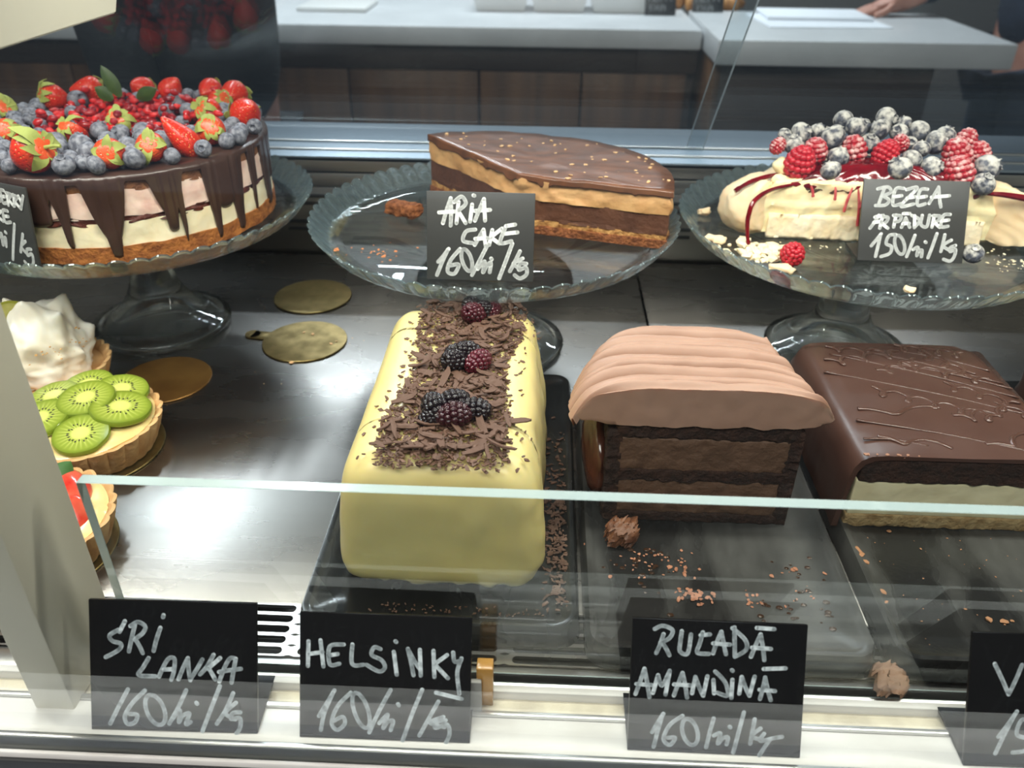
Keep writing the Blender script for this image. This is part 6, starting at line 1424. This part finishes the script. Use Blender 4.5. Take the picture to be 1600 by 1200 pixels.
# things lying on the counter
WT = pmat('white_plastic_tray', srgb(222, 222, 220), .35)
def wtray(lab, x, y, w_, d_, h, z=.0525):
    bm = BM()
    def rr(hw, hd, zz): return [bm.verts.new((sx * hw, sy * hd, zz)) for sx, sy in ((-1, -1), (1, -1), (1, 1), (-1, 1))]
    L = [rr(w_ / 2 - .01, d_ / 2 - .01, 0), rr(w_ / 2, d_ / 2, h), rr(w_ / 2 - .006, d_ / 2 - .006, h), rr(w_ / 2 - .016, d_ / 2 - .016, .006)]
    for A, B in zip(L, L[1:]):
        for i in range(4): bm.faces.new((A[i], A[(i + 1) % 4], B[(i + 1) % 4], B[i]))
    bm.faces.new(L[0][::-1]); bm.faces.new(L[-1]); bmesh.ops.bevel(bm, geom=list(bm.edges), offset=.002, segments=2, affect='EDGES')
    o = obj('white_tray', bm, WT, loc=(x, y, z)); tag(o, lab, 'tray', 'white trays on the staff counter')
wtray('white tray on the staff counter, first of the three from the left', -.140, 2.66, .160, .16, .045)
wtray('white tray on the staff counter, middle one of the three', .030, 2.66, .160, .16, .045)
wtray('white tray on the staff counter, beside the black signs', .210, 2.66, .180, .16, .045)
o = obj('paper_tray', box(BM(), -.10, .10, -.10, .10, 0, .012, .004), WT, loc=(-.62, 2.62, .0525)); tag(o, 'flat white board at the left of the staff counter', 'board')
SIGN = pmat('counter_sign_black', (.02, .02, .022), .4)
def mini(lab, x, seed):
    t = thing('counter_sign', lab, 'price sign', (x, 2.56, .0525)); M = Matrix.Rotation(-.25, 4, 'X')
    bm = box(BM(), -.044, .044, 0, .004, 0, .075, .0006); bm.transform(M); obj('board', bm, SIGN, t)
    st = [[(10, 44), (18, 26), (24, 44)], [(30, 28), (30, 44), (42, 42)], [(50, 44), (50, 28), (60, 34)], [(66, 42), (76, 28)], [(80, 30), (84, 44)]]
    st2 = [[(18, 60), (18, 74)], [(28, 60), (34, 66), (28, 74)], [(42, 60), (40, 74)], [(56, 58), (50, 76)], [(64, 60), (64, 74)]]
    bm = lettering_bm(st + st2, ((0, 0), (100, 0), (0, 90)), .088, .075, .0030); bm.transform(Matrix.Translation((-.044, 0, 0))); bm.transform(M); obj('chalk_marks', bm, pmat('faint_chalk', (.35, .36, .37), .7), t, smooth=False)
mini('small black chalk sign on the staff counter right of the trays', .318, 1)
mini('small black chalk sign at the inner corner of the staff counter', .452, 2)
for i, (x, y) in enumerate(((.335, 2.66), (.385, 2.72), (.43, 2.64), (.54, 2.66))):
    def f(p): return Vector((p.x * .034, p.y * .026, p.z * .022)) * (1 + .12 * sin(p.x * 7))
    o = obj('pastry', ball(1, 20, 14, f), pmat('baked_pastry', srgb(196, 140, 76), .6, col2=srgb(150, 96, 46), scale=40), loc=(x, y, .0525 + .021)); tag(o, 'golden baked pastry behind the chalk signs on the staff counter', 'pastry', 'pastries on the staff counter')
PAPER = pmat('white_paper', srgb(228, 232, 238), .7)
o = obj('paper_sheet', box(BM(), -.16, .16, -.12, .12, 0, .002), PAPER, loc=(.72, 2.42, .0625), rot=(0, 0, .06)); tag(o, 'large white paper sheet lying on the counter end', 'paper')
o = obj('paper_stack', box(BM(), -.14, .14, -.09, .09, 0, .008, .001), PAPER, loc=(.73, 2.50, .0650), rot=(0, 0, -.02)); tag(o, 'white paper pad on the sheet by the hand', 'paper')

# ------------------------------------------------------------------ people
SKIN = pmat('skin', srgb(190, 140, 120), .5, col2=srgb(176, 124, 106), scale=30, sss=.15)
def figure(name, chains, mat, parent, mods=2, root=0):
    """chains: list of [(co, r), ...]; a chain starting with an int index hangs on that vertex of the first chain list"""
    me = bpy.data.meshes.new(name); V, E, R = [], [], []
    names = {}
    for ch in chains:
        prev = None
        for item in ch:
            if isinstance(item, str): prev = names[item]; continue
            co, r = item[0], item[1]
            V.append(co); R.append(r); i = len(V) - 1
            if len(item) > 2: names[item[2]] = i
            if prev is not None: E.append((prev, i))
            prev = i
    me.from_pydata(V, E, []); o = bpy.data.objects.new(name, me); C.objects.link(o)
    o.modifiers.new('skin', 'SKIN'); sk = me.skin_vertices[0].data
    for i, r in enumerate(R): sk[i].radius = r if isinstance(r, tuple) else (r, r); sk[i].use_root = (i == 0)
    s = o.modifiers.new('smooth', 'SUBSURF'); s.levels = mods; s.render_levels = mods
    dg = bpy.context.evaluated_depsgraph_get(); m2 = bpy.data.meshes.new_from_object(o.evaluated_get(dg)); 
    bpy.data.objects.remove(o)
    m2.polygons.foreach_set('use_smooth', [True] * len(m2.polygons)); m2.materials.clear(); m2.materials.append(mat)
    q = bpy.data.objects.new(name, m2); C.objects.link(q); q.parent = parent; return q
def person(lab, loc, rz, cloth, trousers, hair, hand_target=None, apron=None):
    p = thing('person', lab, 'person', (loc[0], loc[1], ZF), (0, 0, rz))
    H = 1.0
    pel = ((0, 0, .94), (.150, .105), 'pel')
    def leg(s): return ['pel', ((s * .09, 0, .86), .088), ((s * .10, -.01, .50), .058), ((s * .105, .01, .10), .042), ((s * .11, -.10, .045), (.040, .032))]
    arms = []
    def arm(s, elbow, wrist, hand):
        d = (Vector(hand) - Vector(wrist)).normalized()
        a = ['che', ((s * .17, 0, 1.40), .058), (elbow, .042), (wrist, .028), (hand, (.040, .020), 'palm%d' % s)]
        arms.append(a)
        side = d.cross(Vector((0, 0, 1)));  side = side.normalized() if side.length > .1 else Vector((0, 1, 0))
        hv = Vector(hand); down = Vector((0, 0, -1)) if abs(d.z) < .9 else Vector((0, -.4, 0))
        for k, (off, ln) in enumerate(((-.030, .070), (-.010, .080), (.010, .076), (.029, .060))):
            b = hv + d * .035 + side * off; m_ = b + d * ln * .55 + down * .004; e = m_ + d * ln * .38 + down * .022
            arms.append(['palm%d' % s, (tuple(b), .0095), (tuple(m_), .0088), (tuple(e), .0075)])
        b = hv - d * .01 - side * .036; m_ = b + d * .03 - side * .018 + down * .008
        arms.append(['palm%d' % s, (tuple(b), .011), (tuple(m_), .0095), (tuple(m_ + d * .028), .008)])
    tors = [pel, ((0, 0, 1.08), (.140, .095)), ((0, .005, 1.30), (.165, .105), 'che'), ((0, .01, 1.44), (.09, .07)), ((0, 0, 1.50), .052), ((0, -.01, 1.56), (.062, .075)), ((0, -.015, 1.66), (.072, .092)), ((0, -.01, 1.74), (.050, .062))]
    if hand_target:
        L = Matrix.Rotation(-rz, 4, 'Z') @ (Vector(hand_target) - Vector((loc[0], loc[1], ZF)))
        sx = 1 if L.x > 0 else -1
        wr = L + Vector((0, .085, .025)); arm(sx, (sx * .26, -.06, 1.14), tuple(wr), tuple(L)); arm(-sx, (-sx * .25, .10, 1.14), (-sx * .22, .17, .94), (-sx * .20, .19, .86))
    else:
        for s in (-1, 1): arm(s, (s * .23, .05, 1.14), (s * .24, .02, .90), (s * .24, .005, .82))
    bd = figure('body', [tors, leg(-1), leg(1)] + arms, SKIN, p)
    ex = []
    for a in arms:
        if a[0] == 'che': ex.append(['che'] + [((q[0]), (q[1] if not isinstance(q[1], tuple) else .03) + .014) for q in a[1:4]])
    figure('jacket', [[((0, 0, .86), (.185, .135), 'pel'), ((0, 0, 1.08), (.170, .125)), ((0, .005, 1.30), (.190, .128), 'che'), ((0, .01, 1.43), (.11, .09)), ((0, 0, 1.475), .066)]] + ex, cloth, p)
    figure('trousers', [[((0, 0, .95), (.165, .120), 'pel')]] + [['pel', ((s * .09, 0, .84), .104), ((s * .10, -.01, .50), .078), ((s * .105, .01, .09), .064)] for s in (-1, 1)], trousers, p)
    for s in (-1, 1):
        obj('shoe', rbox(.095, .26, .075, .03, .02), trousers, p, loc=(s * .11, -.045, 0))
    def hf(q): return Vector((q.x * .088, q.y * .105, q.z * .12)) if q.y > -.35 or q.z > .45 else Vector((q.x * .080, q.y * .090, q.z * .11))
    obj('hair', ball(1, 24, 18, hf), hair, p, loc=(0, .012, 1.685), angle=180)
    for s in (-1, 1):
        e = ball(.011, 12, 8); obj('eye', e, pmat('eye_white', (.7, .7, .7), .2), bd, loc=(s * .03, -.092, 1.655))
        obj('ear', ball(1, 12, 8, lambda q: Vector((q.x * .012, q.y * .022, q.z * .032))), SKIN, bd, loc=(s * .078, 0, 1.65))
    obj('nose', ball(1, 12, 8, lambda q: Vector((q.x * .014, q.y * .024, q.z * .026))), SKIN, bd, loc=(0, -.108, 1.63))
    obj('mouth', ball(1, 12, 8, lambda q: Vector((q.x * .024, q.y * .008, q.z * .008))), pmat('lips', srgb(160, 84, 80), .5), bd, loc=(0, -.098, 1.585))
    return p
NAVY = pmat('navy_cloth', srgb(30, 40, 58), .85, col2=srgb(24, 32, 48), scale=40)
BLACKC = pmat('black_cloth', srgb(16, 18, 22), .85, col2=srgb(12, 13, 17), scale=40)
GREYC = pmat('dark_grey_cloth', srgb(52, 56, 60), .85)
HAIR = pmat('dark_hair', srgb(40, 30, 26), .5)
person('person in black clothes standing behind the chocolate drip cake', (-.595, 1.50), pi / 2, BLACKC, BLACKC, HAIR)
person('person in navy clothes standing at the counter end with one hand on it', (1.33, 2.42), -pi / 2, NAVY, NAVY, HAIR, hand_target=(.945, 2.56, .088))
# ceiling tubes that light the room, plus an added panel for the customer fill
for lab, p, d in (('long ceiling tube lamp above the staff counter', (.1, 3.3, 1.97), (2.6, .10)), ('ceiling tube lamp running from front to back at the left', (-.9, 2.2, 1.97), (.10, 1.6)), ('added panel of the fill light above the customer side', (-.2, -.8, 1.97), (1.8, .6))):
    o = obj('ceiling_lamp_and_fill', box(BM(), -d[0] / 2, d[0] / 2, -d[1] / 2, d[1] / 2, 0, .03, .004), WHITE, loc=p); tag(o, lab, 'lamp')
